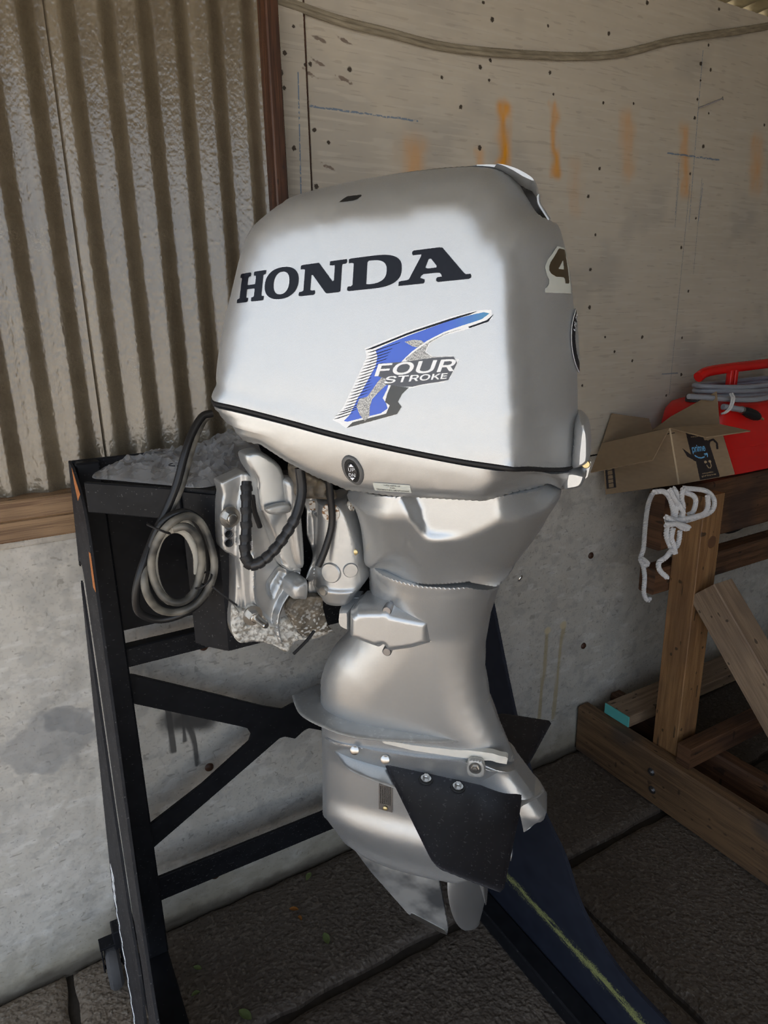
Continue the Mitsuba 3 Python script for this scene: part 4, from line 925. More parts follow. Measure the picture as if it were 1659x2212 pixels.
obj('latch_lever', mmesh(pillow(lv, lambda P: np.full(len(P), .010), .004, .003, 2)), 'mat_champagne', lg, smooth=40)
# middle casing
MO = arr(D_mid_out); RC = arr(D_mid_recess)
mid_front = MO[0:8]; mid_rear = MO[12:17]
def mid_w(P):
    X, Z = P[:, 0], P[:, 1]
    t = np.clip((Z-1.10)/.13, 0, 1)
    W = .092+.062*t**1.1
    d, _ = seg_d(P, spline(mid_front, 4)); d2, _ = seg_d(P, spline(mid_rear, 4))
    w = W*np.minimum(prof(d/.085, .80)*.92+.08, 1)*prof(d2/.13, .85)
    rp_ = sg.Polygon(np.vstack([RC, [[RC[-1, 0], RC[-1, 1]+.05], [RC[0, 0], RC[0, 1]+.05]]]))
    dr_, _ = seg_d(P, RC)
    sd = np.where(shapely.contains_xy(rp_, X, Z), dr_, -dr_)
    zb = RC[2:4, 1].mean(); flat_ = (.092+.062*np.clip((zb-1.10)/.13, 0, 1)**1.1)*.99-.005
    return np.where(sd > -.004, w+(np.minimum(flat_, w)-w)*sstep(-.003, .007, sd), w)
mid = pillow(np.vstack([MO[:8], MO[8:]]), mid_w, .0055, .03, 8, its=1, mem='mid')
obj('middle_casing', mmesh(mid), 'mat_champagne', OM, smooth=38)
obj('casing_screw', put(screw_head(.0055)[0], N, mw([[-.297, .055, 1.137]])[0]), 'mat_brass', OM, smooth=40)
obj('casing_screw', put(screw_head(.0055)[0], A*.7-N*-.2+np.array([0, 0, -.4]), mw([[-.034, .02, 1.098]])[0]), 'mat_steel', OM, smooth=40)
# leg
LO = arr(D_leg_out)
l_front, l_rear = LO[2:10], LO[14:21]
def leg_w(P):
    X, Z = P[:, 0], P[:, 1]
    W = np.interp(Z, [.74, .80, .88, 1.0, 1.11], [.050, .054, .060, .070, .096])
    d, _ = seg_d(P, spline(l_front, 4)); d2, _ = seg_d(P, spline(l_rear, 4))
    return W*np.minimum(prof(d/.10, .88), 1)*prof(d2/.075, .85)
leg = pillow(np.vstack([LO[2:], LO[:2]]), leg_w, .007, .03, 8, its=2, mem='leg')
LK = obj('leg', mmesh(leg), 'mat_champagne', OM, smooth=38); LS = SURF['leg']
# splash plate
SPL = arr(D_splash); zpl = lambda X, z0, k: z0+k*(X+.02)
def flat_plate(half, z0, k, th, res=.008, bevel=.004, cen=0.0):
    """A plate across the motor: half outline (aft, sideways), mirrored."""
    h = np.asarray(half); q = np.vstack([h, np.c_[h[::-1, 0], -h[::-1, 1]]])
    poly = sg.Polygon(q).buffer(0).buffer(.001)
    P, F = fill(poly, res, (bevel*.3, bevel)); d, _ = seg_d(P, np.array(poly.exterior.coords))
    hh = th/2*prof(d/bevel, .95)
    V, F2 = two_sided(P, F, hh, hh)
    return np.c_[V[:, 0], V[:, 2], zpl(V[:, 0], z0, k)+V[:, 1]], F2
def fm(VF): return mw(VF[0]), VF[1]
mat('splash_metal', prin(mikit.proc(lambda p, n, uv: mix((.36, .36, .35), (.50, .50, .48), fbm(p.x*40, p.y*40, p.z*40, 3)+.4*smoothstep(.7, .85, noise(p.x*260, p.y*260, p.z*260)))), 0.45, 0.6))
obj('splash_plate', fm(flat_plate(spline(np.vstack([[SPL[0, 0]-.003, 0], SPL, [-.07, .030]]), 4), .80, -.05, .006)), 'mat_splash_metal', OM, smooth=40)
# gearcase
GO = arr(D_gear_out)
g_front, g_bot, g_rear = GO[0:5], GO[3:11], GO[10:15]
TA, TB = np.array([-.372, .588]), np.array([-.07, .556])          # the torpedo's axis
def gear_w(P):
    X, Z = P[:, 0], P[:, 1]
    d, _ = seg_d(P, spline(g_front, 3)); db, _ = seg_d(P, spline(g_bot, 3)); d2, _ = seg_d(P, g_rear)
    t = np.clip((X-TA[0])/(TB[0]-TA[0]), 0, 1); za = TA[1]+(TB[1]-TA[1])*t
    R = .057*np.sqrt(np.clip(1-(1-np.clip((X-(-.395))/.16, 0, 1))**2, 0, 1))
    tor = np.sqrt(np.clip(R**2-(Z-za)**2, 0, None))
    strut = .046*prof(d/.13, .9)*prof(d2/.05, .9)+.018*sstep(.70, .78, Z)*prof(d/.06, .9)
    w = np.log(np.exp(tor*160)+np.exp(strut*160))/160-.004
    return np.maximum(w, .0)*np.minimum(prof(db/.012, .97), prof(d/.012, .97))
gear = pillow(GO, gear_w, .0065, .02, 7, its=3, mem='gear')
GK = obj('gearcase', mmesh(gear), 'mat_champagne', OM, smooth=38); GS = SURF['gear']
# the flange line where leg and gearcase meet
fl = [(-.385, .774), (-.30, .775), (-.20, .772), (-.12, .774), (-.05, .766)]
# cavitation plate: flared body and rim
CAV = arr(D_cav)
hc = np.array([(-.372, 0), (-.361, .024), (-.337, .052), (-.308, .074), (-.234, .088), (-.12, .095), (-.04, .080), (-.010, .048), (.012, .022), (.022, 0)])
FA = arr(D_fairing)
def fair_w(P):
    d, _ = seg_d(P, np.vstack([FA[-6:], FA[:1]])); d2, _ = seg_d(P, FA[4:8])
    return .050*prof(d/.07, .9)*(.45+.55*prof(d2/.035, .9))
KP = obj('cavitation_plate', fm(flat_plate(spline(hc, 6), .697, -.12, .006)), 'mat_champagne', OM, smooth=42)
obj('fairing', mmesh(pillow(FA, fair_w, .006, .012, 6, its=2, mem='fair')), 'mat_champagne', KP, smooth=38); FS = SURF['fair']
ST_ = arr(D_strip); P, F = fill(sg.Polygon(ST_), .006, (.001,)); w = np.maximum(LS(P), FS(P))
k = obj('flange_strip', mmesh(two_sided(P, F, w+.003, -(w-.01))), 'mat_flange', OM, smooth=30); tag(k, 'pale flange strip under the leg')
decal_poly('side_slot', arr(D_side_slot), 'mat_gap', .0015, .004, KP, FS)
# black stabiliser fins bolted over the plate
FO = arr(D_foil); FO = FO.copy(); FO[:, 1] = FO[:, 1]
for s in (1, -1):
    poly = sg.Polygon(np.c_[FO[:, 0], FO[:, 1]]).buffer(.004).buffer(-.004)
    P, F = fill(poly, .012, (.001, .003, .007)); d, _ = seg_d(P, np.array(poly.exterior.coords)); hh = .0042*prof(d/.008, .95)
    V, F2 = two_sided(P, F, hh, hh)
    if s < 0: V[:, 0] += .30*np.clip(V[:, 2]-.03, 0, 1); V[:, 2] = .03+(V[:, 2]-.03)*.80
    V = np.c_[V[:, 0], s*V[:, 2], zpl(V[:, 0], .703, -.12)+V[:, 1]+.004*(1-sstep(.03, .07, V[:, 2]))]
    k = obj('fin', fm((V, F2 if s > 0 else F2[:, ::-1])), 'mat_foil', OM, smooth=40)
    if s > 0: tag(k, 'black stabiliser fin on the near side')
    for x, y in arr(D_foilbolts):
        o = mw([[x, s*.062, zpl(x, .70, -.12)+.0095]])[0]
        obj('bolt', put(hexbolt(.0052, .005), (A*.12+np.array([0, 0, 1.])), o), 'mat_steel', k, smooth=30)
        obj('bolt_recess', put(lathe([(0, .0), (.0125, 0), (.0135, -.002), (0, -.002)], 24), (A*.12+np.array([0, 0, 1.])), o), 'mat_gap', k, smooth=30)
# side anode, screws, water intake grille
k = block('anode', D_anode, .052, .066, 'mat_splash_metal', OM, .003); tag(k, 'square zinc anode')
an = arr(D_anode).mean(0)
obj('anode_bolt', put(hexbolt(.006, .003), N, mw([[an[0], .066, an[1]]])[0]), 'mat_steel', k, smooth=30)
for x, z in arr(D_legscrews):
    v = float(GS(np.array([[x, z]]))[0])
    obj('case_screw', put(screw_head(.0085, .004)[0], N+np.array([0, 0, .3]), mw([[x, max(v, .05)+.006, z]])[0]), 'mat_steel', OM, smooth=40)
PT = homog(arr(D_pitot)[[0, 1, 2, 3]])
P, F = fill(sg.box(0, 0, 1, 1), .25, ()); V = PT(P); w = np.nan_to_num(GS(V), nan=.04)
k = obj('water_grille', (mw(np.c_[V[:, 0], w+.0015, V[:, 1]]), F), 'mat_dark_steel', OM); tag(k, 'dark slotted water intake grille')
for i in range(6):
    for j in range(14):
        q = sg.box(.1+.14*i, .25+.05*j, .16+.14*i, .285+.05*j); Pq = np.array(q.exterior.coords)[:4]; Vq = PT(Pq)
        obj('slot', (mw(np.c_[Vq[:, 0], np.nan_to_num(GS(Vq), nan=.04)+.0022, Vq[:, 1]]), np.array([(0, 1, 2), (0, 2, 3)])), 'mat_gap', k)
o = PT(np.array([[.5, .12]])); obj('grille_screw', put(screw_head(.0045)[0], N, mw([[o[0, 0], float(np.nan_to_num(GS(o), nan=.04)[0])+.003, o[0, 1]]])[0]), 'mat_brass', k, smooth=40)
# skeg
SK = arr(D_skeg)
def skeg_w(P):
    d, _ = seg_d(P, SK, closed=True)
    return .0015+.0075*prof(d/.03, .9)*sstep(.33, .53, P[:, 1])+.001
SG_ = obj('skeg', mmesh(pillow(SK, skeg_w, .007, .006, 4)), 'mat_skeg', OM, smooth=40)
sb = resample(np.array([SK[6], SK[7], SK[8]]), .02)
obj('worn_edge', mmesh(pillow(np.vstack([SK[6:9], SK[8:9]+[.004, .010], SK[7:8]+[.004, .009]]), lambda P: np.full(len(P), .0042), .006, .002, 2)), 'mat_steel', SG_, smooth=30)
for x, z in ((-.300, .513), (-.235, .497)):
    obj('bolt', put(hexbolt(.0045, .003, False), N, mw([[x, .0085, z]])[0]), 'mat_steel', SG_, smooth=30)
# propeller
ax = A*math.cos(.0)+np.array([0, 0, -.07]); ax /= np.linalg.norm(ax)
pc_ = mw([[-.105, 0, .548]])[0]
PR = obj('propeller', put(lathe([(0, -.05), (.034, -.05), (.040, -.045), (.042, 0), (.040, .045), (.033, .055), (.028, .055), (.014, .058), (.012, .075), (0, .077)], 40), ax, pc_), 'mat_prop_metal', OM, smooth=35)
def blade(phi):
    n_r, n_c = 22, 16; V1, V2 = [], []
    for i in range(n_r):
        r = .034+(.182-.034)*i/(n_r-1); t = i/(n_r-1)
        ch = .062*math.sqrt(max(1-(abs(t-.55)/.47)**2.3, 0.0004)) if t > .55 else .062*(.60+.40*math.sin(t/.55*math.pi/2))
        pitch = math.atan2(.050, r)+.15
        for j in range(n_c):
            u = -1+2*j/(n_c-1); th = .0028*(1-.55*t)*math.sqrt(max(1-u*u, 0))+.0004
            skew = -.22*t*t; a = u*ch
            tang, axi = a*math.cos(pitch)+skew*r*.6, a*math.sin(pitch)+.022*t*t
            camber = .006*(1-u*u)
            for L, s in ((V1, 1), (V2, -1)):
                tg = tang-math.sin(pitch)*(s*th+camber); axl = axi+math.cos(pitch)*(s*th+camber)
                ang = phi+tg/r; L.append((r*math.cos(ang), r*math.sin(ang), axl))
    V = np.array(V1+V2); m = n_r*n_c; F = []
    for i in range(n_r-1):
        for j in range(n_c-1):
            a, b, c, d = i*n_c+j, i*n_c+j+1, (i+1)*n_c+j+1, (i+1)*n_c+j
            F += [(a, b, c), (a, c, d), (a+m, c+m, b+m), (a+m, d+m, c+m)]
    bd = [j for j in range(n_c)]+[i*n_c+n_c-1 for i in range(1, n_r)]+[(n_r-1)*n_c+j for j in range(n_c-2, -1, -1)]+[i*n_c for i in range(n_r-2, 0, -1)]
    for a, b in zip(bd, bd[1:]+bd[:1]): F += [(a, b+m, b), (a, a+m, b+m)]
    return V, np.array(F)
xdir = np.array([0, 0, -1.0])
for phi in ((0.12), (0.12)+2.094, (0.12)+4.189):
    obj('blade', put(blade(phi), ax, pc_, xdir), 'mat_prop_metal', PR, smooth=35)
# swivel bracket (big tube), mount arm with its cover
TU = arr(D_tube)
def tube_w(P):
    d, _ = seg_d(P, spline(TU, 2, True), closed=True)
    Xc = np.interp(P[:, 1], [1.03, 1.22], [-.327, -.325])
    R = np.interp(P[:, 1], [1.03, 1.07, 1.16, 1.22], [.040, .052, .048, .046])
    c = np.sqrt(np.clip(R**2-(P[:, 0]-Xc)**2, 0, None))
    web = .016+.008*np.exp(-((P[:, 0]-(-.385+.22*(1.20-P[:, 1])*0-.0))/.006)**2)
    rib = .010*np.exp(-((P[:, 0]-np.interp(P[:, 1], [1.06, 1.10, 1.19], [-.384, -.372, -.352]))/.006)**2)
    r1, _ = seg_d(P, arr(D_tube_r1)); r2, _ = seg_d(P, arr(D_tube_r2))
    rid = .012*np.exp(-(r1/.0035)**2)+.014*np.exp(-(r2/.005)**2)
    zc = 1.043; col = .004*sstep(.0, .004, P[:, 1]-zc)*sstep(.032, .028, P[:, 1]-zc)
    return .018+np.maximum(c+col*(c > 0), web+rid)*prof(d/.005, .95)
tbm = pillow(spline(TU, 2, True), tube_w, .0028, .005, 3, its=1, back=.02, mem='tube')
SB = obj('swivel_bracket', mmesh(tbm), 'mat_bracket', OM, smooth=42); TS = SURF['tube']; tag(SB, 'cast swivel bracket with round caps')
def tcap(x, z, r, m, h=.0025, name='cap'):
    w = float(np.nan_to_num(TS(np.array([[x, z]])), nan=.05)[0])
    g = TS(np.array([[x+.004, z], [x-.004, z]])); sl = float(np.nan_to_num((g[0]-g[1])/.008))
    nn = N-A*sl
    obj(name, put(lathe([(0, h), (r*.9, h), (r, h*.3), (r, -.004), (0, -.004)], 28), nn, mw([[x, w, z]])[0]), m, SB, smooth=40)
cc = lambda cx, cy, of=.05: None
tcap(-.332, 1.204, .0155, 'mat_rusty_cap'); tcap(-.335, 1.103, .0175, 'mat_bracket'); tcap(-.303, 1.108, .0125, 'mat_bracket'); tcap(-.372, 1.207, .009, 'mat_rusty_cap', .004); tcap(-.348, 1.071, .008, 'mat_steel', .004); tcap(-.308, 1.206, .010, 'mat_rusty_cap', .003)
ARM = arr(D_armpin)
obj('mount_arm', mmesh(pillow(ARM, lambda P: .080*prof(seg_d(P, ARM, closed=True)[0]/.006, .97), .006, .006, 4, back=-.03)), 'mat_champagne', OM, smooth=40)
AC = arr(D_armcover)
ACs = AC
def arm_w(P):
    d, _ = seg_d(P, AC, closed=True)
    base = np.nan_to_num(LS(P), nan=.05)
    return np.maximum(.098-.25*np.clip(P[:, 0]+.225, 0, 1), base+.004)*0+.070+.028*prof(d/.013, .80)-.30*np.clip(P[:, 0]+.232, 0, 1)
ACK = obj('mount_cover', mmesh(pillow(ACs, arm_w, .003, .014, 7, back=-.02, mem='arm')), 'mat_champagne', OM, smooth=38); tag(ACK, 'angular lower mount cover')
for x, z in arr(D_armbolts):
    w = .090
    obj('cover_bolt', put(lathe([(0, .004), (.0062, .004), (.0076, .002), (.0076, -.025), (0, -.025)], 20), N, mw([[x, w, z]])[0]), 'mat_dark_steel', ACK, smooth=40)
# ---- clamp brackets on the stand, cables (placed in planes facing the yard)
def cplate(name, D, y, wf, m, parent=OM, res=.004, rr=.006, back=.012, sm=3, holes=(), **k):
    out = spline(arr(D), sm, True)
    return obj(name, yplane(pillow(out, wf(out), res, rr, 4, back=back, holes=holes, **k), y), m, parent, smooth=40)
CP = arr(D_clamp)
RIDGE, RIB, FLA, TEETH = spline(arr(D_clamp_ridge), 4), spline(arr(D_clamp_rib), 4), arr(D_clamp_flange), arr(D_teeth); BOWL = sg.Polygon(spline(arr(D_clamp_bowl), 4, True)).buffer(0)
def clamp_w(out):
    def f(P):
        d, _ = seg_d(P, out, closed=True); x, z = P[:, 0], P[:, 1]
        rg, _ = seg_d(P, RIDGE); rb, _ = seg_d(P, RIB); bw = shapely.contains_xy(BOWL, x, z); bd, _ = seg_d(P, np.array(BOWL.exterior.coords)); tt = np.min([np.hypot(x-a, (z-b)*.6) for a, b in TEETH], 0)
        xr = np.interp(z, RIDGE[::-1, 1], RIDGE[::-1, 0]); xf = np.interp(z, FLA[::-1, 1], FLA[::-1, 0])
        h = .006+np.where(x < xr, .010*sstep(xf-.001, xf+.004, x), 0)
        h = np.where(x >= xr, .016-.10*np.clip(x-xr, 0, .05), h)+np.where(z > 1.175, 0, .004*np.exp(-(rg/.0022)**2))
        h = h+.014*(1-sstep(.0022, .0052, rb))-np.where(bw, .012*sstep(0, .012, bd), 0)+.003*np.exp(-(tt/.0022)**2)
        crust_ = .010*(meshkit.fbm(np.c_[x*150, z*150, x*0], 3)-.4)*sstep(1.005, .985, z)
        return (h+crust_)*prof(d/.0035, .95)
    return f
B4 = arr(D_bolts4)
hl = [np.array(ngon(B4[i], .0068, 16)) for i in (2, 3)]
CL = cplate('clamp_bracket', D_clamp, 1.012, clamp_w, 'mat_bracket', holes=hl, back=.030, res=.0026, rr=.0035); tag(CL, 'cast clamp bracket with a crust of white corrosion')
for i in (2, 3, 4):
    obj('hole_lining', put(lathe([(.0066, -.012), (.0072, -.012), (.0072, .0), (.0066, .0)], 18), (0, -1, 0), (B4[i][0], 1.002, B4[i][1])), 'mat_dark_steel', CL, smooth=40)
for i, y in ((0, .996), (1, .988)):
    k = obj('clamp_bolt', put(hexbolt(.0095, .011), (0.05, -1, 0), (B4[i][0], y, B4[i][1])), 'mat_steel', OM, smooth=30)
    if i: obj('stud', put(lathe([(0, .04), (.0045, .04), (.0058, .037), (.0058, 0), (0, 0)], 18), (.25, -1, -.15), (B4[i][0], y, B4[i][1])), 'mat_steel', k, smooth=40)
TL = spline(arr(D_tilt_left), 4)
def swiv_w(out):
    def f(P):
        d, _ = seg_d(P, out, closed=True); x, z = P[:, 0], P[:, 1]
        mid_ = .5*(np.interp(z, [1.06, 1.16, 1.24, 1.29], [.385, .36, .335, .335])+np.interp(z, [1.06, 1.16, 1.24, 1.29], [.41, .405, .40, .38]))
        e, _ = seg_d(P, TL)
        return .010*prof(d/.003, .95)+.014*np.sqrt(np.clip(1-((x-mid_)/.06)**2, 0, 1))*prof(d/.006, .9)+.003*(1-sstep(.0015, .003, e))
    return f
SVB = cplate('tilt_cover', D_swiv, .990, swiv_w, 'mat_bracket_clean', back=.012, res=.0028, rr=.003); tag(SVB, 'smooth curved upper bracket')
simple = lambda h, r: (lambda out: (lambda P: h*prof(seg_d(P, out, closed=True)[0]/r, .95)))
cplate('inner_bracket', D_swiv2, .975, simple(.018, .012), 'mat_bracket', back=.010)
cplate('lock_lever', D_tabs, .958, simple(.006, .004), 'mat_splash_metal', back=.004)
cplate('bracket_lug', D_lug, .955, simple(.016, .008), 'mat_bracket', back=.03)
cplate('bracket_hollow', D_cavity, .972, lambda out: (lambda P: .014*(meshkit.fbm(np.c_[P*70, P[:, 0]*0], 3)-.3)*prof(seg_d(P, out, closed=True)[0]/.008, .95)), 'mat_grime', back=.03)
cplate('greasy_steering_arm', D_bellow, .945, lambda out: (lambda P: (.012+.020*(meshkit.fbm(np.c_[P*75, P[:, 0]*0+3], 3)-.35))*prof(seg_d(P, out, closed=True)[0]/.006, .95)), 'mat_grime', back=.03)
CR = spline(arr(D_clamp_crust), 3, True)
cplate('corrosion_crust', D_clamp_crust, .998, lambda out: (lambda P: (.006+.016*np.abs(meshkit.fbm(np.c_[P*170, P[:, 0]*0+8], 4)-.42))*prof(seg_d(P, out, closed=True)[0]/.004, .95)), 'mat_crust', CL, res=.0028, back=.006)
# id plate with its stamped number
IDP = arr(D_idplate); w0 = .9835
k = obj('id_plate', (np.c_[IDP[:, 0], np.full(4, .9855), IDP[:, 1]], np.array([(0, 1, 2), (0, 2, 3)])), 'mat_ink', CL); tag(k, 'black strip with a stamped number')
Pt, Ft = text_flat('RBCJ-1003915', False); lo, hi = IDP.min(0), IDP.max(0)
obj('lettering', (np.c_[lo[0]+.0008+Pt[:, 1]*(hi[0]-lo[0]-.0018), np.full(len(Pt), .9850), hi[1]-.003-Pt[:, 0]*(hi[1]-lo[1]-.006)], Ft), 'mat_white_paint', k)
# wrapped harness in front of the brackets
c1 = spline(arr(D_cable1), 10); c1 = np.c_[c1[:, 0], np.linspace(.962, .930, len(c1))-.018*np.sin(np.linspace(0, np.pi, len(c1))), c1[:, 1]]
HK = obj('harness', tube(c1, .0078, 16), 'mat_cable', OM, smooth=60); tag(HK, 'taped black cable harness looping in front of the bracket')
for f in (.04, .09, .14, .19, .24, .29, .34, .39, .44, .49, .54, .59, .64, .69, .74):
    i = int(f*(len(c1)-1)); d = c1[i+1]-c1[i-1]
    obj('tape_wrap', put(lathe([(.0070, -.0052), (.0087, -.0052), (.0092, .0), (.0087, .0052), (.0070, .0052)], 20), d/np.linalg.norm(d)+np.array([.18, 0, .08]), c1[i]), 'mat_black_plastic' if f > .42 else 'mat_black_rubber', HK, smooth=30)
obj('strap', tube(spline(np.c_[arr(D_cable2)[:, 0], [.962, .968, .975], arr(D_cable2)[:, 1]], 6), .0042, 8), 'mat_black_rubber', OM, smooth=60)
obj('strap', tube(spline(np.c_[arr(D_cable3)[:, 0], [.955, .950, .945], arr(D_cable3)[:, 1]], 6), [.0028]*7+[.0026]*(len(spline(arr(D_cable3), 6))-7), 8), 'mat_black_rubber', OM, smooth=60)
obj('hose_elbow', tube(spline(np.array([(.425, .925, 1.262), (.428, .928, 1.235), (.430, .93, 1.19), (.418, .932, 1.15), (.405, .935, 1.12)]), 8), .0058, 10), 'mat_cable', OM, smooth=60)
# ------------------------------------------------------------------ battery lead, coiled and tied, hanging from the cover's front
BC = thing('battery_cable', 'coiled battery cable tied with zip ties, hanging in front of the black stand', 'cable')
def lead(name, D, y, r, m, amp):
    L = arr(D); t = np.linspace(0, 1, len(L)); yy = np.interp(t, *zip(*y))+amp*np.sin(np.arange(len(L))*1.3)
    P = spline(np.c_[L[:, 0], yy, L[:, 1]], 8)
    return obj(name, tube(P, r, 12), m, BC, smooth=60)
lead('black_lead', D_bat1, [(0, 1.075), (.15, 1.055), (.3, 1.03), (1, 1.035)], .0062, 'mat_cable', .004)
lead('grey_lead', D_bat2, [(0, 1.082), (.15, 1.060), (.3, 1.022), (1, 1.015)], .0062, 'mat_dusty_cable', .005)
lead('pale_lead', D_bat3, [(0, 1.055), (1, 1.050)], .0066, 'mat_pale_cable', .003)
zt = lambda c, r, nrm: put((np.array(trimesh.creation.torus(r, .0016, 28, 8).vertices), np.array(trimesh.creation.torus(r, .0016, 28, 8).faces)), nrm, c)
obj('zip_tie', zt((.182, 1.024, 1.198), .018, (.5, .1, .8)), 'mat_black_rubber', BC, smooth=40)
obj('zip_tie', zt((.239, 1.018, 1.104), .017, (.55, .1, -.8)), 'mat_black_rubber', BC, smooth=40)
obj('zip_tail', tube(spline([(.248, .998, 1.098), (.262, .992, 1.082), (.283, .99, 1.060)], 5), .0016, 6), 'mat_black_rubber', BC)
# ------------------------------------------------------------------ timber trestle at the right
TR = thing('wooden_trestle', 'heavy timber trestle at the right with bolted post, brace and base beams', 'trestle')
timber('base_beam', TR, 'mat_wood_base', (1.6265, 1.475, .091), (1.6265, .30, .091), .053, .178, ch=.006, seed=4)
timber('base_beam', TR, 'mat_wood_dark', (1.786, 1.475, .091), (1.786, .30, .091), .050, .178, ch=.006, seed=5)
timber('post', TR, 'mat_wood_warm', (1.697, 1.163, .02), (1.697, 1.163, 1.008), .088, .086, up=(0, 1, 0), ch=.002, seed=6)
timber('top_beam', TR, 'mat_wood_dark', (1.602, 1.236, .922), (2.75, 1.236, .922), .055, .178, ch=.006, seed=7)
timber('top_beam', TR, 'mat_wood_dark', (1.85, 1.42, .972), (2.75, 1.42, .972), .055, .078, ch=.004, seed=17)
timber('lower_rail', TR, 'mat_wood_dark', (1.590, 1.235, .738), (2.75, 1.235, .738), .055, .080, ch=.004, seed=8)
b0, b1 = np.array([1.697, 1.102, .735]), np.array([1.697, .60, .18])
timber('brace', TR, 'mat_wood_grey', b0+np.array([0, .0, .0]), b1, .084, .098, up=(0, -.67, .74), ch=.003, seed=9)
timber('cross_piece', TR, 'mat_wood_grey', (1.645, 1.345, .202), (2.55, 1.345, .202), .105, .040, ch=.002, seed=10)
k = obj('painted_end', rbox((.004, .103, .038), .001, (1.643, 1.345, .202)), 'mat_turquoise', TR); tag(k, 'turquoise painted end')
timber('cross_piece', TR, 'mat_wood_dark', (1.625, 1.075, .2155), (2.55, 1.075, .2155), .045, .07, ch=.002, seed=11)
for x, y, z in ((1.6, 1.16, .115), (1.6, 1.15, .055)):
    obj('bolt', put(hexbolt(.007, .004), (-1, 0, 0), (x, y, z)), 'mat_dark_steel', TR, smooth=30)
obj('knot', put(lathe([(0, .0012), (.016, .001), (.0185, 0), (.0185, -.002), (0, -.002)], 20), (0, -1, 0), (1.706, 1.120, .868)), 'mat_wood_dark', TR, uv=np.zeros((len(lathe([(0, .0012), (.016, .001), (.0185, 0), (.0185, -.002), (0, -.002)], 20)[0]), 2))+.3)
for x, y, z in ((1.655, .985, .60), (1.655, .93, .615)):
    pass
# ------------------------------------------------------------------ cardboard box
def at(px_, py_, dist=None, near=None, L=None):
    raise NotImplementedError
SC = .962
P_ = {k: EYE+(np.array(v)-EYE)*SC for k, v in dict(NB=(1.640, 1.198, 1.032), NT=(1.645, 1.250, 1.184), LB=(1.645, 1.462, .945), LT=(1.678, 1.523, 1.096), RB=(1.862, 1.177, 1.036), RT=(1.835, 1.226, 1.180)).items()}
P_['FB'] = P_['LB']+P_['RB']-P_['NB']; P_['FT'] = np.array([1.80, 1.43, 1.14])
CB = thing('cardboard_box', 'open brown cardboard box with raised flaps on the timber trestle', 'box')
def panel(q, th=.003, dens=6):
    """A sheet of card through four corners (a bilinear patch) with thickness."""
    a, b, c, d = map(np.asarray, q); t = np.linspace(0, 1, dens); u, v = np.meshgrid(t, t)
    S = ((1-u)*(1-v))[..., None]*a+(u*(1-v))[..., None]*b+(u*v)[..., None]*c+((1-u)*v)[..., None]*d
    n = np.cross(b-a, d-a); n /= np.linalg.norm(n); S = S.reshape(-1, 3); m = dens
    i, j = np.meshgrid(np.arange(m-1), np.arange(m-1)); k = (j*m+i).ravel()
    F = np.vstack([np.c_[k, k+1, k+m+1], np.c_[k, k+m+1, k+m]]); e = rim(F); N0 = len(S)
    return np.vstack([S+n*th/2, S-n*th/2]), np.vstack([F, F[:, ::-1]+N0, np.c_[e[:, 0], e[:, 0]+N0, e[:, 1]+N0], np.c_[e[:, 0], e[:, 1]+N0, e[:, 1]]])
body = join(panel([P_['LB'], P_['NB'], P_['NT'], P_['LT']]), panel([P_['NB'], P_['RB'], P_['RT'], P_['NT']]), panel([P_['RB'], P_['FB'], P_['FT'], P_['RT']]), panel([P_['FB'], P_['LB'], P_['LT'], P_['FT']]), panel([P_['LB'], P_['FB'], P_['RB'], P_['NB']]))
obj('body', body, 'mat_card', CB)
def flap(h0, h1, o1, o0): return obj('flap', panel([h0, h1, o1, o0]), 'mat_card', CB)
V3 = lambda *a: np.array(a, float)
ux = (P_['RT']-P_['NT'])/np.linalg.norm(P_['RT']-P_['NT']); uy = (P_['LT']-P_['NT'])/np.linalg.norm(P_['LT']-P_['NT']); uz = V3(0, .15, .99)
FL = BOXFLAPS = {}
flap(P_['LT'], P_['NT'], V3(1.478, 1.165, 1.126), V3(1.50, 1.397, 1.046))
flap(P_['NT'], P_['RT'], V3(1.75, 1.077, 1.188), V3(1.556, 1.072, 1.191))
flap(P_['FT'], P_['RT'], V3(1.806, 1.227, 1.278), V3(1.809, 1.373, 1.189))
flap(P_['LT'], P_['FT'], V3(1.801, 1.45, 1.175), V3(1.658, 1.474, 1.201))
edge = np.stack([P_['NB']+(P_['NT']-P_['NB'])*t for t in np.linspace(0, 1, 6)])
obj('corner_fold', tube(edge, .003, 8), 'mat_card_edge', CB, smooth=60)
# printed tape on the right-hand side, with its lettering
n_r = np.cross(P_['RB']-P_['NB'], P_['NT']-P_['NB']); n_r /= np.linalg.norm(n_r); n_r *= np.sign(n_r@(EYE-P_['NB']))
n_l = np.cross(P_['LB']-P_['NB'], P_['NT']-P_['NB']); n_l /= np.linalg.norm(n_l); n_l *= np.sign(n_l@(EYE-P_['NB']))
def on_right(P, lift=.0022): P = np.asarray(P, float); return ((1-P[:, :1])*(1-P[:, 1:])*P_['NB']+P[:, :1]*(1-P[:, 1:])*P_['RB']+P[:, :1]*P[:, 1:]*P_['RT']+(1-P[:, :1])*P[:, 1:]*P_['NT'])+n_r*lift
def on_left(P, lift=.0022): P = np.asarray(P, float); return ((1-P[:, :1])*(1-P[:, 1:])*P_['NB']+P[:, :1]*(1-P[:, 1:])*P_['LB']+P[:, :1]*P[:, 1:]*P_['LT']+(1-P[:, :1])*P[:, 1:]*P_['NT'])+n_l*lift
def printed(name, poly, f, m, lift=.0022, parent=CB):
    for g in getattr(poly, 'geoms', [poly]):
        P, F = fill(g.simplify(.001), .05, (), False); obj(name, (f(P, lift), F), m, parent)
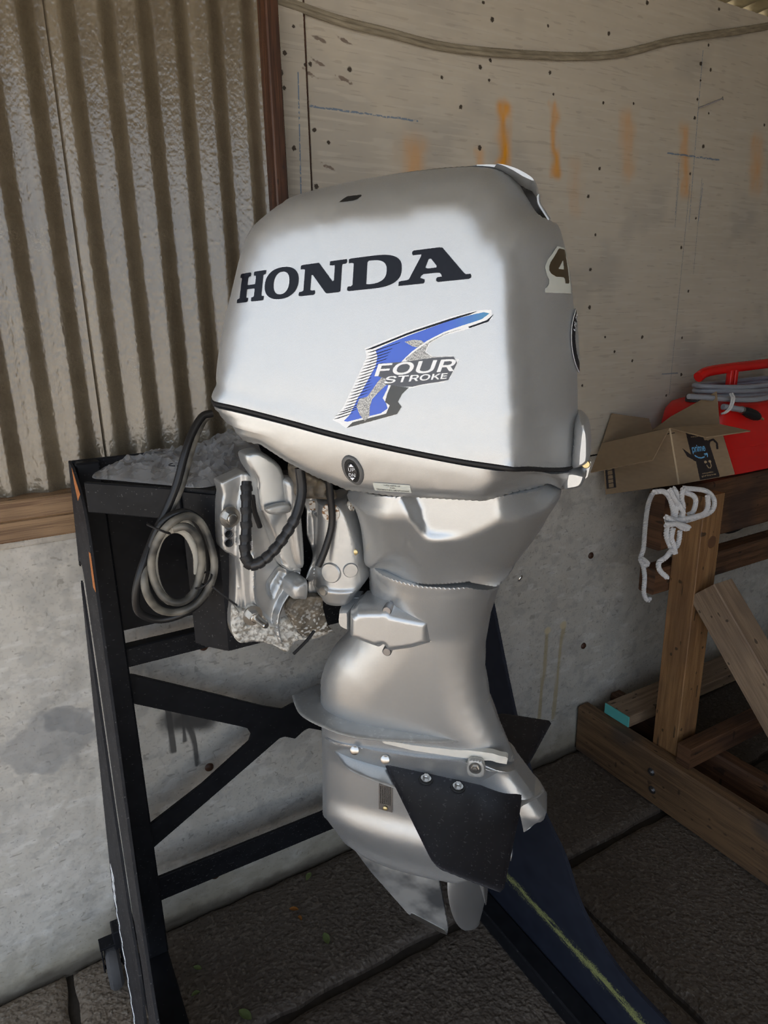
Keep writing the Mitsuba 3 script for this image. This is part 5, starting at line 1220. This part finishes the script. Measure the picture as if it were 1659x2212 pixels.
tape = sg.Polygon([(.36, 0), (.72, 0), (.68, .72), (.60, .72), (.60, 1.0), (.28, 1.0), (.30, .38), (.36, .36)])
k = obj('printed_tape', (on_right(fill(tape, .05)[0]), fill(tape, .05)[1]), 'mat_print', CB); tag(k, 'black packing tape with light blue lettering')
printed('print_mark', sg.Polygon([(.16, .62), (.30, .48), (.30, .40), (.22, .46)]), on_right, 'mat_print', parent=k)
hk = sg.LineString([(.66, .62), (.70, .70), (.78, .72), (.83, .64), (.81, .54)]).buffer(.020)
printed('print_mark', hk, on_right, 'mat_print', parent=k)
def words(txt, x0, x1, y0, y1, m, f=on_right, lift=.0028, parent=None, bold=True):
    P, F = text_flat(txt, bold); P = np.c_[x0+P[:, 0]*(x1-x0), y0+P[:, 1]*(y1-y0)]
    return obj('lettering', (f(P, lift), F), m, parent)
words('prime', .33, .58, .49, .65, 'mat_print_blue', parent=k)
sm = sg.LineString([(.36, .46), (.41, .415), (.47, .40), (.53, .415), (.57, .455)]).buffer(.011); printed('lettering', sm.union(sg.LineString([(.535, .465), (.59, .475), (.585, .41)]).buffer(.009)), on_right, 'mat_print_blue', .0028, k)
words('Free Delivery', .33, .53, .845, .89, 'mat_print_tan', parent=k); words('and more', .36, .50, .795, .82, 'mat_print_tan', parent=k)
words('terms and conditions', .42, .62, .10, .125, 'mat_print_tan', parent=k); words('prime', .40, .66, .04, .08, 'mat_print_tan', parent=k)
printed('print_mark', sg.Polygon(ngon((.525, .315), .026, 14)).union(sg.Polygon(ngon((.605, .315), .026, 14))).union(sg.LineString([(.535, .25), (.555, .20), (.585, .19), (.61, .22), (.61, .29)]).buffer(.008)), on_right, 'mat_print_tan', .0028, k)
bars = [sg.box(.83, .10, .865, .66), sg.box(.94, .10, .975, .66)]+[sg.box(.83, z, .975, z+.012) for z in (.10, .19, .27, .35, .44, .52, .60, .65)]
printed('printed_grid', shapely.union_all(bars), on_left, 'mat_print')
printed('print_mark', sg.box(-.005, .90, .05, .915), on_left, 'mat_print'); printed('print_mark', sg.box(-.005, .90, .07, .915), on_right, 'mat_print')
# ------------------------------------------------------------------ red fuel tank and its hose
FT = thing('fuel_tank', 'red plastic portable fuel tank behind the cardboard box', 'tank')
def tank():
    zs = [(1.013, .90), (1.018, .97), (1.035, 1.0), (1.10, 1.0), (1.165, 1.0), (1.205, .97), (1.226, .90), (1.234, .80)]
    L = []
    t = np.arange(72)*2*np.pi/72
    sup = lambda a, e: np.sign(a)*np.abs(a)**(2/e)
    rows = []
    for z, s in zs: rows.append((z, s))
    for z in np.arange(1.05, 1.16, .0095): rows += [(z, 1.0), (z+.0022, 1.0035), (z+.0044, 1.0)]
    rows = sorted(rows); V = []
    for z, s in rows: V.append(np.c_[2.100+.268*s*sup(np.cos(t), 5), 1.338+.128*s*sup(np.sin(t), 5), np.full(72, z)])
    V = np.vstack(V); n = 72; m = len(rows); k = np.arange(n); k2 = (k+1) % n; F = []
    for i in range(m-1): F += [np.c_[i*n+k, i*n+k2, (i+1)*n+k2], np.c_[i*n+k, (i+1)*n+k2, (i+1)*n+k]]
    V = np.vstack([V, [[2.100, 1.338, rows[0][0]], [2.100, 1.338, rows[-1][0]]]]); F += [np.c_[k2, k, k*0+m*n], np.c_[(m-1)*n+k, (m-1)*n+k2, k*0+m*n+1]]
    return V, np.vstack(F)
OFF = np.array([.052, 0, -.042])
obj('body', tank(), 'mat_red', FT, smooth=35)
hp = spline([(1.80, 1.325, 1.352), (1.84, 1.325, 1.366), (1.95, 1.325, 1.372), (2.25, 1.325, 1.378)], 6)+OFF
obj('handle', join(tube(hp, .0155, 14), rbox((.016, .02, .095), .004, (1.997, 1.318, 1.277)), rbox((.016, .02, .095), .004, (2.020, 1.318, 1.277)), rbox((.05, .03, .09), .006, (2.27, 1.33, 1.277))), 'mat_red', FT, smooth=40)
obj('cap', put(lathe([(0, .02), (.026, .02), (.03, .016), (.03, 0), (0, 0)], 24), (0, 0, 1), (1.90, 1.36, 1.231)), 'mat_black_plastic', FT, smooth=35)
HO = thing('fuel_hose', 'coiled grey fuel hose with black grip lying across the red tank', 'hose')
for i, (rx, ry, z, ph) in enumerate(((.20, .075, 1.290, .2), (.195, .08, 1.306, .9), (.205, .072, 1.321, 1.6))):
    t = np.linspace(0, 2*np.pi, 60)[:-1]
    obj('coil', tube(np.c_[2.02+rx*np.cos(t), 1.330+ry*np.sin(t), z+.004*np.sin(2*t+ph)]+OFF, .0075, 10, closed=True), 'mat_hose', HO, smooth=60)
obj('loose_end', tube(spline([(1.655, 1.245, 1.312), (1.72, 1.235, 1.305), (1.80, 1.225, 1.295), (1.90, 1.205, 1.288), (2.0, 1.20, 1.292), (2.15, 1.215, 1.30)], 8)+OFF, .0078, 12), 'mat_hose', HO, smooth=60)
e = spline([(1.765, 1.21, 1.277), (1.80, 1.20, 1.271), (1.835, 1.195, 1.264)], 6)+OFF; obj('loose_end', tube(e, .0085, 12), 'mat_hose', HO, smooth=60)
d = np.array([.085, -.005, -.030])
obj('clip', put(lathe([(0, -.004), (.0105, -.004), (.0105, .004), (0, .004)], 16), d, e[-1]), 'mat_steel', HO, smooth=40)
k = obj('grip', put(lathe([(0, 0), (.008, 0), (.0125, .012), (.0150, .03), (.0150, .06), (.012, .075), (.0095, .082), (0, .082)], 14), d, e[-1]+d*.03), 'mat_black_rubber', HO, smooth=40)
obj('tip', put(lathe([(0, .08), (.004, .08), (.004, .105), (0, .105)], 10), d, e[-1]+d*.03), 'mat_brass', HO, smooth=40)
tie = spline([(1.795, 1.212, 1.312), (1.785, 1.198, 1.30), (1.775, 1.195, 1.277), (1.755, 1.193, 1.265), (1.742, 1.196, 1.26)], 6)+OFF; tie2 = tie+[.006, -.003, .001]
obj('string_tie', join(tube(tie, .003, 7), tube(tie2, .003, 7)), 'mat_rope', HO, smooth=60)
# ------------------------------------------------------------------ white rope tied round the trestle's end
def laid(P, r=.0072, pitch=.021, sides=6):
    P = resample(P, .0035); n = len(P); t = np.gradient(P, axis=0); t /= np.linalg.norm(t, axis=1, keepdims=True)
    a = np.zeros_like(P); v = np.cross(t[0], [.3, .2, .93]); a[0] = v/np.linalg.norm(v)
    for i in range(1, n): v = a[i-1]-t[i]*(a[i-1]@t[i]); a[i] = v/np.linalg.norm(v)
    b = np.cross(t, a); s = np.r_[0, np.cumsum(np.linalg.norm(np.diff(P, axis=0), axis=1))]
    return join(*[tube(P+r*.56*(np.cos(2*np.pi*s/pitch+q)[:, None]*a+np.sin(2*np.pi*s/pitch+q)[:, None]*b), r*.50, sides) for q in (0, 2.094, 4.189)])
RP = thing('rope', 'white laid rope knotted round the trestle end under the box', 'rope')
def rp(name, pts): obj(name, laid(spline(np.array(pts, float), 8)), 'mat_rope', RP, smooth=60)
for q in (D_rope_a, D_rope_b, D_rope_c, D_rope_d, D_rope_e, D_rope_f, D_rope_g, D_rope_h, D_rope_i, D_rope_j, D_rope_k, D_rope_l, D_rope_m, D_rope_n, D_rope_o): rp('strand', arr(q))
# ------------------------------------------------------------------ small things
k = obj('hanging_hose', tube(spline([(1.98, 1.33, .86), (2.0, 1.30, .815), (2.06, 1.295, .790), (2.14, 1.295, .80), (2.22, 1.30, .84), (2.26, 1.33, .88)], 8), .007, 10), 'mat_black_rubber', smooth=60)
tag(k, 'loop of black hose hanging below the trestle top beam', 'hose')
q = [(1.46, 1.30), (1.62, 1.20), (1.70, 1.22), (1.66, 1.32), (1.54, 1.37)]
LEAF = [('pale green curled leaf on the floor below the skeg', 0), ('brown leaf on the paving, left of the lowest skeg tip', 1), ('small tan leaf scrap beside the brown one', 1), ('green leaf on the paving midway under the skeg', 0), ('rust brown leaf right of the propeller blade tip', 1), ('greenish leaf scrap near the stand, upper of two', 0), ('greenish leaf scrap near the stand, lower of two', 0), ('pale curled leaf at the bottom edge beside the paving joint', 0)]
for i, ((x, y), (lab, br)) in enumerate(zip(arr(D_leaves), LEAF)):
    L = (.030, .026, .018, .036, .026, .024, .022, .040)[i]; w = L*.42; u = np.linspace(-1, 1, 9); a = rng.uniform(0, 6.28)
    V = []; 
    for t in u:
        h = w*(1-t*t)**.8*.6
        for s in (-1, 0, 1): V.append((t*L/2, s*h, .004+.006*abs(s)*(1-t*t)+.004*t*t*(1 if i % 2 else .4)))
    V = np.array(V); F = []
    for r_ in range(8):
        for c_ in range(2): q0 = r_*3+c_; F += [(q0, q0+1, q0+4), (q0, q0+4, q0+3)]
    c_, s_ = math.cos(a), math.sin(a); V = np.c_[V[:, 0]*c_-V[:, 1]*s_+x, V[:, 0]*s_+V[:, 1]*c_+y, V[:, 2]-.003]
    tag(obj('fallen_leaf', (V, np.array(F)), 'mat_leaf_brown' if br else 'mat_leaf_green', smooth=True), lab, 'leaf', 'fallen leaves on the floor')
# winding gives every thing its place in the tree: a thing whose parts follow has no entry of its own
